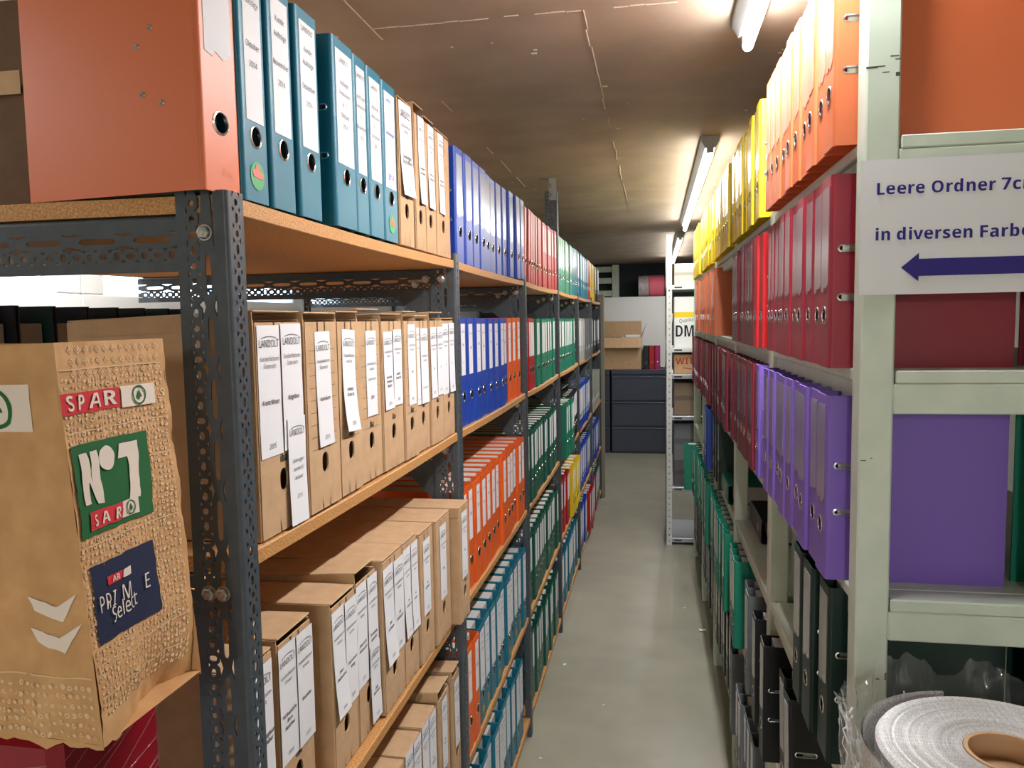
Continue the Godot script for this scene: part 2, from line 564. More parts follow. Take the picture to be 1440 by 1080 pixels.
# ---------------------------------------------------------------- slotted-angle rack on the left
func angle_mesh(length: float) -> ArrayMesh:
	# an L profile standing on y: wide flange (72 mm) along -x facing +z, narrow flange (40 mm) along -z facing +x
	var key := "angle%.3f" % length
	if cache.has(key):
		return cache[key]
	var m := MB.new()
	var r := 0.006
	var h1 := []
	var h2 := []
	var h3 := []
	var y := 0.012
	var i := 0
	while y < length - 0.008:
		match i % 4:
			0: h1.append(Vector4(-0.05, y, 0.0058, 0.004))
			2: h1.append(Vector4(-0.05, y, 0.0041, 0.0042))
			_: h1.append(Vector4(-0.05, y, 0.0036, 0.0055))
		y += 0.02
		i += 1
	y = 0.04
	while y < length - 0.03:
		h2.append(Vector4(-0.03, y, 0.0042, 0.027))
		y += 0.08
	y = 0.014
	i = 0
	while y < length - 0.008:
		h3.append(Vector4(-0.022, y, 0.0036, 0.0066) if i % 2 else Vector4(-0.022, y, 0.0041, 0.0044))
		y += 0.02
		i += 1
	m.plate(0, length, 0.002, [[-0.072, -0.058, []], [-0.058, -0.041, h1], [-0.041, -0.02, h2], [-0.02, -r, []]], 12)
	m.xf = Transform3D(Basis(Vector3.UP, PI / 2), Vector3(0, 0, 0))
	# local x of the plate becomes -z
	var h3m := []
	for q in h3:
		h3m.append(Vector4(-q.x, q.y, q.z, q.w))
	m.plate(0, length, 0.002, [[r, 0.012, []], [0.012, 0.031, h3m], [0.031, 0.04, []]], 12)
	m.xf = Transform3D()
	for k in 4:
		var a := k / 4.0 * PI / 2
		var b := (k + 1) / 4.0 * PI / 2
		var na := Vector3(sin(a), 0, cos(a))
		var nb := Vector3(sin(b), 0, cos(b))
		var c := Vector3(-r, 0, -r)
		var up := Vector3.UP * length
		m.quadn(c + na * r, c + nb * r, c + nb * r + up, c + na * r + up, na, nb, nb, na)
		m.quadn(c + na * (r - 0.002), c + nb * (r - 0.002), c + nb * (r - 0.002) + up, c + na * (r - 0.002) + up, -na, -nb, -nb, -na)
		m.quad(c + na * r + up, c + nb * r + up, c + nb * (r - 0.002) + up, c + na * (r - 0.002) + up, Vector3.UP)
	cache[key] = m.mesh()
	return cache[key]

func bolt_mesh() -> ArrayMesh:
	if not cache.has("bolt"):
		var m := MB.new()
		m.xf = Transform3D(Basis(Vector3.RIGHT, PI / 2), Vector3.ZERO)
		m.lathe([Vector2(0.0105, 0), Vector2(0.0105, 0.0015), Vector2(0.0085, 0.0016)], 16)
		m.lathe([Vector2(0.0085, 0.0015), Vector2(0.0085, 0.006), Vector2(0.0068, 0.0075), Vector2(0, 0.0078)], 6, false)
		m.lathe([Vector2(0.004, 0.0076), Vector2(0.004, 0.0095), Vector2(0, 0.0098)], 8)
		cache["bolt"] = m.mesh()
	return cache["bolt"]

func gusset_mesh() -> ArrayMesh:
	if not cache.has("gusset"):
		var m := MB.new()
		m.poly(PackedVector2Array([Vector2(0, 0), Vector2(0, -0.1), Vector2(-0.012, -0.1), Vector2(-0.1, -0.012), Vector2(-0.1, 0)]), 0, 0.002)
		cache["gusset"] = m.mesh()
	return cache["gusset"]

func left_rack():
	var t := thing("slotted_angle_rack", "long dark grey slotted-angle shelf rack along the left of the aisle", "shelf rack", Vector3(LX, 0, LZ))
	var dep := 0.97
	for i in 7:
		var h := 1.987 if i == 0 else 2.0
		if i == 3:
			h = 2.53
		part("post", angle_mesh(h), M.steel, t, Vector3(0, 0, -i * BAY))
		if i != 1:
			part("post", angle_mesh(2.0), M.steel, t, Vector3(-dep, 0, -i * BAY - 0.04), Vector3(0, PI / 2, 0))
		for l in 5:
			var y: float = LV[l] - 0.024
			var bm := angle_mesh(dep - 0.075)
			part("beam", bm, M.steel, t, Vector3(-0.07, y, -i * BAY - 0.003), Vector3(0, 0, PI / 2))
			if i > 0:
				part("gusset", gusset_mesh(), M.steel, t, Vector3(-0.062, y - 0.07, -i * BAY - 0.006))
			var bs := []
			if i == 0:
				bs = [[Vector2(-0.032, -0.048), 0], [Vector2(-0.05, -0.048), 1], [Vector2(-0.03, -0.048), 1]]
			else:
				bs = [[Vector2(-0.085, -0.05), 0], [Vector2(-0.115, -0.062), 0], [Vector2(-0.04, -0.05), 1]]
			for q in bs:
				if i == 0 and ((l == 0) != (q[1] == 0)):
					continue
				part("bolt", bolt_mesh(), M.bolt, t, Vector3(q[0].x, LV[l] + q[0].y, -i * BAY + 0.0005))
	# galvanised strap from the tall post to the ceiling
	var s := MB.new()
	s.plate(0, 0.12, 0.003, [[-0.045, -0.03, [Vector4(-0.037, 0.03, 0.004, 0.012), Vector4(-0.037, 0.08, 0.004, 0.012)]], [-0.03, -0.005, []]])
	s.box(Vector3(-0.1, 0.117, -0.04), Vector3(-0.005, 0.12, 0), 0.001)
	part("ceiling_strap", s.mesh(), M.zinc, t, Vector3(0, CEIL - 0.1205, -3 * BAY + 0.005))
	# particle boards, sagging a little between the posts
	for i in 6:
		for l in 5:
			if i == 0 and l == 4:
				continue
			var sag := 0.004 if i < 2 else 0.007
			var m := MB.new()
			var za := LZ - i * BAY - 0.006
			var zb := za - BAY + 0.009
			if i == 0:
				za = LZ - 0.004
			var n := 8
			var x1 := LX - 0.004
			var x0 := LX - dep + 0.004
			var y: float = LV[l]
			for k in n:
				var u0 := float(k) / n
				var u1 := float(k + 1) / n
				var a := Vector3(0, -sag * 4 * u0 * (1 - u0), lerpf(za, zb, u0))
				var b := Vector3(0, -sag * 4 * u1 * (1 - u1), lerpf(za, zb, u1))
				for q in [[Vector2(x0, 0), Vector2(x1 - 0.002, 0), Vector3.UP], [Vector2(x1 - 0.002, 0), Vector2(x1, -0.002), Vector3(1, 1, 0)], [Vector2(x1, -0.002), Vector2(x1, -0.021), Vector3.RIGHT], [Vector2(x1, -0.021), Vector2(x1 - 0.002, -0.022), Vector3(1, -1, 0)], [Vector2(x1 - 0.002, -0.022), Vector2(x0, -0.022), Vector3.DOWN], [Vector2(x0, -0.022), Vector2(x0, 0), Vector3.LEFT]]:
					var p := Vector3(q[0].x, q[0].y + y, 0)
					var r := Vector3(q[1].x, q[1].y + y, 0)
					m.quad(p + a, r + a, r + b, p + b, q[2])
				if k == 0:
					m.quad(Vector3(x0, y, za), Vector3(x1, y, za), Vector3(x1, y - 0.022, za), Vector3(x0, y - 0.022, za), Vector3.BACK)
				if k == n - 1:
					m.quad(Vector3(x0, y, zb), Vector3(x1, y, zb), Vector3(x1, y - 0.022, zb), Vector3(x0, y - 0.022, zb), Vector3.FORWARD)
			var o := part("shelf_board", m.mesh(), M.board, self)
			tag(o, "%s particleboard shelf of the %s bay of the left rack, raw chipboard edge" % [LNAMES[l], ORD[i]], "shelf board", "particleboard shelves of the left rack")


# ---------------------------------------------------------------- ring binders
func cover_mesh(w: float, slots: bool, H := 0.318) -> ArrayMesh:
	var key := "cover%.3f%s%.2f" % [w, slots, H]
	if cache.has(key):
		return cache[key]
	var m := MB.new()
	var r := 0.007
	var D := 0.282
	var h := w / 2
	var hr := minf(0.0135, w * 0.23)
	# spine with the finger hole
	m.plate(0, H, 0.003, [[-h + r, -hr - 0.003, []], [-hr - 0.003, hr + 0.003, [Vector4(0, 0.088, hr, hr)]], [hr + 0.003, h - r, []]], 16)
	for s in [-1.0, 1.0]:
		# covers
		m.xf = Transform3D(Basis(Vector3.UP, s * PI / 2), Vector3(s * h, 0, 0))
		var sl := []
		if slots:
			sl = [Vector4(s * 0.036, 0.118, 0.022, 0.0042), Vector4(s * 0.036, 0.198, 0.022, 0.0042)]
		var cols := [[r, 0.0125, []], [0.0125, 0.0595, sl], [0.0595, D, []]]
		if s < 0:
			cols = [[-D, -0.0595, []], [-0.0595, -0.0125, sl], [-0.0125, -r, []]]
		m.plate(0, H, 0.0025, cols, 16)
		m.xf = Transform3D()
		for k in 3:
			var a := k / 3.0 * PI / 2
			var b := (k + 1) / 3.0 * PI / 2
			var na := Vector3(s * sin(a), 0, cos(a))
			var nb := Vector3(s * sin(b), 0, cos(b))
			var c := Vector3(s * (h - r), 0, -r)
			var up := Vector3.UP * H
			m.quadn(c + na * r, c + nb * r, c + nb * r + up, c + na * r + up, na, nb, nb, na)
			m.quad(c + na * r + up, c + nb * r + up, c + nb * (r - 0.0025) + up, c + na * (r - 0.0025) + up, Vector3.UP)
			m.quad(c + na * r, c + nb * r, c + nb * (r - 0.0025), c + na * (r - 0.0025), Vector3.DOWN)
			m.quadn(c + na * (r - 0.0025), c + nb * (r - 0.0025), c + nb * (r - 0.0025) + up, c + na * (r - 0.0025) + up, -na, -nb, -nb, -na)
	cache[key] = m.mesh()
	return cache[key]

func rim_mesh(w: float) -> ArrayMesh:
	var key := "rim%.3f" % w
	if not cache.has(key):
		var m := MB.new()
		var hr := minf(0.0135, w * 0.23)
		m.xf = Transform3D(Basis(Vector3.RIGHT, PI / 2), Vector3(0, 0.088, 0))
		m.lathe([Vector2(hr - 0.0012, -0.003), Vector2(hr - 0.0012, 0.0008), Vector2(hr, 0.0016), Vector2(hr + 0.0016, 0.0012), Vector2(hr + 0.0022, 0)], 20)
		cache[key] = m.mesh()
	return cache[key]

func slot_rim_mesh(w: float, s: float, at: float) -> ArrayMesh:
	var key := "slotrim%.3f%s%.3f" % [w, s, at]
	if not cache.has(key):
		var m := MB.new()
		m.xf = Transform3D(Basis(Vector3.UP, s * PI / 2), Vector3(s * w / 2, 0, 0))
		for cy in [at]:
			var n := 24
			var pr := []
			for k in n + 1:
				var a := TAU * k / n
				var d := Vector3(cos(a), sin(a), 0)
				pr.append([Vector3(s * 0.036 + (0.018 if d.x > 0.001 else -0.018), cy, 0), d])
			for k in n:
				var p = pr[k]
				var q = pr[k + 1]
				for g in [[0.0038, -0.0025, 0.0038, 0.0008], [0.0038, 0.0008, 0.0052, 0.0012], [0.0052, 0.0012, 0.0062, 0.0]]:
					var nn := Vector3(0, 0, 1)
					m.quad(p[0] + p[1] * g[0] + nn * g[1], q[0] + q[1] * g[0] + nn * g[1], q[0] + q[1] * g[2] + nn * g[3], p[0] + p[1] * g[2] + nn * g[3], (nn + p[1] * (-1.0 if g[0] == g[2] else 0.3)).normalized())
		cache[key] = m.mesh()
	return cache[key]

func label_mesh(w: float, y0: float, y1: float, ragged := 0) -> ArrayMesh:
	var key := "label%.3f%.3f%.3f%d" % [w, y0, y1, ragged]
	if not cache.has(key):
		var m := MB.new()
		if ragged == 0:
			m.box(Vector3(-w / 2, y0, 0), Vector3(w / 2, y1, 0.0007), 0.0)
		else:
			m.poly(PackedVector2Array([Vector2(-w / 2, y0 + 0.004 * (ragged % 3)), Vector2(-w * 0.2, y0), Vector2(-w * 0.12, y0 + 0.008), Vector2(w * 0.2, y0 + 0.006 * (ragged % 2)), Vector2(w / 2, y0 + 0.012), Vector2(w / 2, y1), Vector2(-w / 2, y1)]), 0, 0.0007)
		cache[key] = m.mesh()
	return cache[key]

func lines_mesh(lines: Array, key := "") -> ArrayMesh:
	# lettering of a binder label; lines: [text, y, em, bold]
	if key and cache.has(key):
		return cache[key]
	var m := MB.new()
	for l in lines:
		write(m, l[0], 0, l[1], l[2], l[3], 0.5, 0.9, 0.001)
	var am := m.mesh()
	if key:
		cache[key] = am
	return am

# kind: material, words, pocket or paper label, opened and empty (no pages)
const KINDS := {
	"teal": ["teal", "teal", "paper", true], "orange": ["orange", "orange", "paper", true], "old_orange": ["old_orange", "orange", "paper", true], "blue": ["blue", "blue", "paper", true], "blue_film": ["blue", "blue", "pocket_blue", true],
	"red": ["red", "red", "paper", true], "red_film": ["red", "red", "pocket_red", true], "green": ["green", "green", "paper", true], "dark_green": ["dark_green", "dark green", "paper", true], "pale_green": ["pale_green", "pale green", "pocket_pale_green", true], "teal_film": ["teal", "teal", "pocket_teal", true],
	"yellow": ["yellow", "yellow", "paper", true], "black": ["black", "black", "paper", true], "grey": ["grey", "grey", "paper", true], "light_grey": ["light_grey", "light grey", "paper", true], "magenta": ["magenta", "magenta", "paper", true],
	"r_orange": ["old_orange", "orange", "pocket_orange", false], "r_yellow": ["yellow", "yellow", "pocket_yellow", false], "crimson": ["crimson", "crimson", "pocket_crimson", false], "r_red": ["red", "red", "", false], "burgundy": ["burgundy", "burgundy", "pocket_burgundy", false], "purple": ["purple", "purple", "pocket_purple", false],
	"deep_green": ["deep_green", "deep green", "pocket_grey", false], "r_green": ["green", "green", "pocket_green", true], "r_black": ["black", "black", "pocket_black", true], "r_grey": ["grey", "grey", "pocket_grey", true], "r_blue": ["dark_blue", "dark blue", "pocket_blue", true]}

func binder(kind: String, at: Vector3, w: float, side: int, label: String, group: String, near: bool, opt := {}) -> Node3D:
	var K: Array = KINDS[kind]
	var rot := Vector3(0, side * PI / 2, opt.get("lean", 0.0))
	var t := thing("ring_binder", label, "binder", at, rot, group)
	t.rotation.y += opt.get("turn", 0.0)
	w = snappedf(w, 0.005)
	var slotted: bool = near and opt.get("slots", true)
	part("cover", cover_mesh(w, slotted, opt.get("H", 0.318)), M[K[0]], t)
	part("hole_rim", rim_mesh(w), M.chrome, t)
	if slotted:
		for q in [0.118, 0.198]:
			part("slot_rim", slot_rim_mesh(w, float(side) * -1.0, q), M.chrome, t)
	var pg: bool = opt.get("pages", K[3])
	if pg:
		part("pages", bx(Vector3(-w / 2 + 0.006, 0.004, -0.262), Vector3(w / 2 - 0.006, 0.314, -0.03), 0.001), M.pages, t)
	else:
		part("arch_mechanism", bx(Vector3(w / 2 - 0.012 if side < 0 else -w / 2 + 0.004, 0.09, -0.075), Vector3(w / 2 - 0.004 if side < 0 else -w / 2 + 0.012, 0.23, -0.018), 0.002), M.chrome, t)
	var st: String = opt.get("label", K[2])
	if st:
		var lw: float = maxf(w * 0.55, w - 0.024) if st != "paper" or K[0] == "teal" or not opt.has("row") else w * 0.52
		var y0: float = opt.get("y0", (0.112 if K[0] == "teal" else 0.15) if st == "paper" else 0.128)
		var la := part("spine_label", label_mesh(lw, y0, 0.3, opt.get("ragged", 0)), M[st], t)
		if opt.has("text"):
			part("lettering", lines_mesh(opt.text, opt.get("text_key", "")), opt.get("ink", M.grey_ink), la)
	if opt.get("sticker", false):
		var c := MB.new()
		c.xf = Transform3D(Basis(Vector3.RIGHT, PI / 2), Vector3(0, 0.036, 0.0004))
		c.lathe([Vector2(0.019, 0), Vector2(0.019, 0.0004), Vector2(0, 0.0004)], 24)
		var stk := part("round_sticker", c.mesh(), M.sticker, t)
		var d := MB.new()
		d.xf = Transform3D(Basis(), Vector3(0, 0.036, 0.0012))
		d.poly(PackedVector2Array([Vector2(-0.014, 0.006), Vector2(-0.006, 0.009), Vector2(-0.005, 0.015), Vector2(0.002, 0.014), Vector2(0.004, 0.007), Vector2(0.015, 0.004), Vector2(0.014, -0.004), Vector2(-0.012, -0.002)]), 0, 0.0002)
		part("sticker_print", d.mesh(), M.sticker_red, stk)
	return t

var far_ones := {}

func far_binder(kind: String, at: Vector3, w: float, side: int, o: Dictionary):
	# past the 300 largest: joined into one object per side
	var m: MB = far_ones.get_or_add(side, MB.new())
	var K: Array = KINDS[kind]
	w = snappedf(w, 0.005)
	var xf := Transform3D(Basis.from_euler(Vector3(0, side * PI / 2, o.get("lean", 0.0))), at)
	m.add(cover_mesh(w, false), xf, M[K[0]].albedo_color.srgb_to_linear())
	m.add(rim_mesh(w), xf, Color(0.6, 0.6, 0.6))
	if K[3]:
		m.add(bx(Vector3(-w / 2 + 0.006, 0.004, -0.262), Vector3(w / 2 - 0.006, 0.314, -0.03), 0.001), xf, Color(0.4, 0.39, 0.37))
	var st: String = o.get("label", K[2])
	if st:
		m.add(label_mesh(maxf(w * 0.55, w - 0.024), 0.112 if st == "paper" else 0.128, 0.3, o.get("ragged", 0)), xf, M[st].albedo_color.srgb_to_linear())

func far_binders():
	var vm := mat(Color.WHITE, 0.4)
	vm.vertex_color_use_as_albedo = true
	for side in far_ones:
		var o := part("distant_binders", far_ones[side].mesh(), vm, self)
		o.set_meta("kind", "stuff")
		tag(o, "ring binders of many colours at the far end of the %s rack" % ("left" if side > 0 else "right"), "binders")

func sagged(y: float, z: float, left: bool) -> float:
	if not left:
		return y
	var u := fposmod((LZ - z) / BAY, 1.0)
	return y - (0.004 if z > LZ - 2 * BAY else 0.007) * 4 * u * (1 - u) + 0.0005

func fill(side: int, bay: int, lvl: int, kind: String, z0: float, z1: float, n: int, x: float, opt := {}):
	# n binders from z0 to z1 (further away); side 1: left rack, spines face +x; side -1: right rack
	var left := side > 0
	var place := "%s shelf, %s bay, %s rack" % [(LNAMES if left else RNAMES)[lvl], ORD[bay], "left" if left else "right"]
	var base: float = (LV if left else RV)[lvl]
	var words: String = KINDS[kind][1]
	var pitch: float = (z0 - z1) / n
	var distant: bool = bay > (3 if left else 2)
	for i in n:
		var key := place + words
		counts[key] = counts.get(key, 0) + 1
		var c: int = counts[key]
		var od: String = ORD[c - 1] if c <= 20 else ("twenty-" + ORD[c - 21] if c < 30 else "thirtieth")
		var z := z0 - pitch * (i + 0.5)
		var w: float = minf(pitch - 0.002, opt.get("wmax", 0.09)) - rng.randf_range(0.0, 0.003)
		var dx: float = rng.randf_range(-1.0, 1.0) * opt.get("jit", 0.006)
		var o: Dictionary = opt.duplicate()
		o.row = true
		if not opt.has("lean"):
			o.lean = rng.randf_range(-0.008, 0.008)
		elif opt.lean is Array:
			o.lean = opt.lean[i]
		if opt.has("turn") and opt.turn is Array:
			o.turn = opt.turn[i]
		if KINDS[kind][2].begins_with("pocket"):
			o.ragged = rng.randi_range(1, 5)
		if opt.has("texts"):
			o.text = opt.texts[i % opt.texts.size()]
			o.text_key = "%s%d" % [opt.texts_key, i % opt.texts.size()]
		if opt.has("sticker_at"):
			o.sticker = i in opt.sticker_at
		var at := Vector3(x + dx * side, sagged(base, z, left), z)
		if distant:
			far_binder(kind, at, w, side, o)
			continue
		binder(kind, at, w, side, "%s %s ring binder from the near end, %s" % [od, words, place], "%s ring binders, %s" % [words, place], z > -2.7, o)


# ---------------------------------------------------------------- archive boxes
func archive_box(at: Vector3, w: float, h: float, label: String, labels: Array, opt := {}) -> Node3D:
	var t := thing("archive_box", label, "box", at, Vector3(0, PI / 2 + opt.get("turn", 0.0), 0), "cardboard archive boxes in the first bay of the left rack")
	var D := 0.29
	var T := 0.003
	var hw := w / 2
	var m := MB.new()
	# front panel with the finger hole, set between the side walls
	var hy := 0.077
	m.plate(0.001, h - 0.004, T, [[-hw + 0.004, -0.016, []], [-0.016, 0.016, [Vector4(0, hy, 0.0125, 0.0165)]], [0.016, hw - 0.002, []]], 20)
	var front := part("front_panel", m.mesh(), M.card, t)
	var s := MB.new()
	s.box(Vector3(-hw, 0, -D), Vector3(-hw + T, h, -0.001), 0.001)
	s.box(Vector3(hw - T, 0, -D), Vector3(hw, h, -0.003), 0.001)
	s.box(Vector3(-hw + T, 0, -D), Vector3(hw - T, h, -D + T), 0.001)
	s.box(Vector3(-hw + T, 0, -D + T), Vector3(hw - T, T, -0.003), 0.001)
	part("box_body", s.mesh(), M.card, t)
	var lid := MB.new()
	var lift: float = opt.get("lift", 0.0)
	lid.xf = Transform3D(Basis(Vector3.RIGHT, -lift), Vector3(0, h, -D))
	lid.box(Vector3(-hw + 0.001, 0, 0), Vector3(hw - 0.003, T, D + 0.001), 0.0012)
	lid.box(Vector3(-hw - 0.0016, -0.022, D * 0.04), Vector3(-hw - 0.0002, 0.001, D - 0.001), 0.0)
	part("lid_flap", lid.mesh(), M.card, t)
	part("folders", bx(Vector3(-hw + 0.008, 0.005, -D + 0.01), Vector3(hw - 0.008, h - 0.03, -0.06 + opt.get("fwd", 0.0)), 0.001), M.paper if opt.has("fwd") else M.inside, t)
	var pr := MB.new()
	write(pr, "iba", opt.get("iba", 0.0), hy + 0.026, 0.017, true, 0.5, 0.9, 0.0006)
	# ruled writing lines
	if opt.get("rules", false):
		for k in 9:
			pr.box(Vector3(-hw + 0.016, h - 0.05 - k * 0.02, 0), Vector3(hw - 0.014, h - 0.0495 - k * 0.02, 0.0004), 0.0)
	part("print", pr.mesh(), M.ink, front)
	var layer := 0.0
	for L in labels:
		# [x of the left edge, y of the top, width, height, tilt, lines]
		var lm := MB.new()
		var W: float = L[2]
		var HH: float = L[3]
		var curl: float = L[4]
		lm.sheet(func(u, v): return Vector3(u + curl * (HH + v) * 0.0 , v, 0.0012 + absf(curl) * pow(-v / HH, 3.0) * 0.22 + 0.0006 * noise.get_noise_2d(u * 30.0 + L[0] * 90.0, v * 12.0)), 0, W, -HH, 0, 4, 8)
		var la := part("label", lm.mesh(), M.paper, t, Vector3(L[0], L[1], layer), Vector3(0, 0, curl))
		layer += 0.0018
		var tm := MB.new()
		var zz := func(y: float) -> float: return 0.0022 + absf(curl) * pow(-y / HH, 3.0) * 0.22
		write(tm, "LANDOLT", W / 2, -HH * 0.165, W * 0.21, false, 0.5, 0.98, zz.call(-HH * 0.16))
		var arc := []
		for k in 9:
			var a := lerpf(0.15, 0.85, k / 8.0)
			arc.append(Vector3(W * a, -HH * 0.112 + HH * 0.028 * sin(a * PI), 0.0022))
		tm.tube(arc, 0.0004, 4)
		for ln in L[5]:
			write(tm, ln[0], W / 2, -HH * ln[1], W * ln[2], ln[3], 0.5, 0.92, zz.call(-HH * ln[1]))
		part("lettering", tm.mesh(), M.ink, la)
	return t

func std(name1: String, name2 := "", land := "Österreich", year := "2015", name3 := "") -> Array:
	var o := [["Kundenfakturen", 0.27, 0.125, false], [land, 0.325, 0.125, false], [name1, 0.60, 0.14, true], [year, 0.94, 0.15, false]]
	if name2:
		o.append([name2, 0.655, 0.14, true])
	if name3:
		o.append([name3, 0.71, 0.14, true])
	return o

func left_contents():
	M.sticker = mat(Color(0.25, 0.62, 0.36), 0.5)
	M.sticker_red = mat(Color(0.85, 0.42, 0.36), 0.5)
	var blue_ink := mat(Color(0.4, 0.4, 0.75), 0.8)
	# --- first bay, top shelf
	var y: float = LV[0] + 0.001
	var o := binder("old_orange", Vector3(-0.545, y + 0.002, -0.935), 0.075, 1, "worn orange binder nearest the camera, on the corner of the top left shelf", "", true, {"pages": true, "slots": false, "turn": -0.13, "lean": 0.0, "y0": 0.168, "ragged": 4, "text": [["Kunde", 0.292, 0.011, false], ["Aufträge", 0.272, 0.011, false]]})
	var rv := MB.new()
	for q in [[-0.07, 0.203], [-0.092, 0.182], [-0.087, 0.123], [-0.058, 0.11]]:
		rv.xf = Transform3D(Basis(Vector3.BACK, PI / 2), Vector3(-0.0375, q[1], q[0]))
		rv.lathe([Vector2(0.0015, 0.0002), Vector2(0.0022, 0.0012), Vector2(0.0036, 0.0012), Vector2(0.0044, 0)], 14)
	part("rivet", rv.mesh(), M.chrome, o)
	var em := MB.new()
	write(em, "iba", 0.008, 0.022, 0.014, false, 0.5, 1.0, 0.0003)
	part("embossing", em.mesh(), M.coral, o)
	var T := [
		[["Aufträge", 0.262, 0.011, false], ["Oktober", 0.205, 0.011, false], ["2014", 0.18, 0.011, false]],
		[["Kunde", 0.268, 0.011, false], ["Aufträge", 0.246, 0.011, false], ["November", 0.205, 0.011, false], ["2014", 0.178, 0.011, false]],
		[["LANDOLT", 0.285, 0.011, false], ["Kunde", 0.255, 0.011, false], ["Aufträge", 0.235, 0.011, false], ["Dezember", 0.198, 0.011, false], ["2014", 0.173, 0.011, false]],
		[["LANDOLT", 0.28, 0.011, false], ["Aufträge", 0.243, 0.011, false], ["Deutschland", 0.226, 0.0095, false], ["A - Z", 0.207, 0.011, false], ["Oktober", 0.188, 0.011, false], ["2014", 0.17, 0.011, false]],
		[["LANDOLT", 0.28, 0.011, false], ["Aufträge", 0.243, 0.011, false], ["Deutschland", 0.226, 0.0095, false], ["A - Z", 0.207, 0.011, false], ["November", 0.188, 0.011, false], ["2014", 0.17, 0.011, false]],
		[["LANDOLT", 0.28, 0.011, false], ["Aufträge", 0.243, 0.011, false], ["Deutschland", 0.226, 0.0095, false], ["A - Z", 0.207, 0.011, false], ["Dezember", 0.188, 0.011, false], ["2014", 0.17, 0.011, false]],
		[["LANDOLT", 0.28, 0.011, false], ["Sendungen", 0.215, 0.011, true], ["2014", 0.125, 0.017, true]]]
	var zs := [[-0.972, -1.042, -0.536], [-1.052, -1.126, -0.536], [-1.142, -1.222, -0.536], [-1.27, -1.366, -0.532], [-1.368, -1.434, -0.534], [-1.436, -1.515, -0.534], [-1.524, -1.608, -0.536]]
	for i in 7:
		var q: Array = zs[i]
		o = binder("teal", Vector3(q[2], y, (q[0] + q[1]) / 2), q[0] - q[1], 1, "%s teal binder from the near post, top left shelf, %s" % [ORD[i], "label ending in October" if i in [0, 3] else "label ending in November" if i in [1, 4] else "label ending in December" if i in [2, 5] else "label with a large blue year"], "teal ring binders at the near end of the top left shelf", true, {"y0": 0.108, "text": T[i], "ink": blue_ink if i == 6 else M.grey_ink, "sticker": i in [0, 6], "lean": 0.0})
	var cbz := [[-1.625, -1.725], [-1.74, -1.818], [-1.82, -1.905], [-1.91, -2.045]]
	var cl := ["first archive box on the top left shelf, beside the teal binders, double label curled", "second archive box on the top left shelf, its lid corner standing open", "third archive box on the top left shelf, with a narrow curled label", "fourth archive box on the top left shelf, touching the blue binders"]
	for i in 4:
		var w: float = cbz[i][0] - cbz[i][1]
		var lw: float = 0.085 if i == 0 else 0.05
		archive_box(Vector3(-0.538, y, (cbz[i][0] + cbz[i][1]) / 2), w, 0.312, cl[i], [[-w / 2 + 0.006 + (0.02 if i > 0 else 0.0), 0.308, lw, 0.2, [0.03, 0.02, -0.015, 0.01][i], std("Sendungen", "Deutschland", "Schweiz", "2014")]], {"lift": [0.0, 0.06, 0.02, 0.0][i]})
	o = thing("cardboard_box", "dark brown cardboard box behind the worn orange binder, at the left edge", "box", Vector3(-1.05, y, -1.22))
	part("box_body", bxs(Vector3(0.3, 0.2, 0.3), 0.003), M.card_dark, o)
	part("lid", bx(Vector3(-0.155, 0.2, -0.155), Vector3(0.155, 0.33, 0.155), 0.004), M.card_dark, o)
	part("tape", bx(Vector3(-0.1, 0.19, 0.1552), Vector3(0.1, 0.225, 0.1558), 0.0), M.card, o)
	# --- second shelf: nine upright boxes
	y = LV[1] + 0.001
	var b2 := [-0.985, -1.133, -1.263, -1.37, -1.49, -1.622, -1.723, -1.828, -1.945, -2.062]
	var lab2 := [
		[[-0.066, 0.304, 0.066, 0.188, 0.0, std("Franz Moser")], [0.0005, 0.306, 0.066, 0.188, 0.0, std("Hagebau")], [0.008, 0.165, 0.058, 0.163, -0.01, [["Lieferungen", 0.42, 0.13, false], ["Landolt DE", 0.5, 0.13, false], ["Ausland", 0.58, 0.13, false], ["2015", 0.76, 0.15, false]]]],
		[[-0.028, 0.292, 0.058, 0.188, 0.012, std("Hallenkorn")]],
		[[-0.03, 0.295, 0.058, 0.18, -0.05, std("Landolt", "Franz SA", "Ausland")]],
		[[-0.022, 0.29, 0.056, 0.165, 0.0, [["Kundenfakturen", 0.4, 0.125, false], ["Ausland", 0.46, 0.125, false], ["Landolt France", 0.58, 0.12, false], ["2015", 0.8, 0.15, true]]]],
		[[-0.055, 0.286, 0.055, 0.16, 0.008, std("per Prod", "Hermann", "Ausland", "2015", "Tapfner")], [0.0, 0.29, 0.055, 0.16, 0.0, std("Landolt", "Franz SAS", "Ausland")]],
		[[-0.022, 0.3, 0.054, 0.18, 0.0, std("A-D")]],
		[[-0.05, 0.292, 0.03, 0.18, 0.004, std("M", "", "CH")], [-0.02, 0.29, 0.06, 0.178, 0.004, [["Kundenfakturen", 0.38, 0.12, false], ["Ausland", 0.44, 0.12, false], ["Jan - Jun 2015", 0.8, 0.11, false]]]],
		[[-0.055, 0.292, 0.053, 0.175, 0.004, std("I-K")], [-0.002, 0.292, 0.053, 0.172, 0.0, std("H")]],
		[[-0.055, 0.3, 0.056, 0.185, 0.0, std("E")], [0.001, 0.302, 0.056, 0.185, -0.01, std("F")]]]
	var n2 := ["two long labels and a third below", "a single Hallenkorn label and ruled lines", "a tilted curling label", "a label with a bold year", "two labels reaching down to the brand mark", "a narrow A-D label", "two overlapping labels of unequal width", "a pair of labels marked I-K and H", "labels marked E and F, beside the post"]
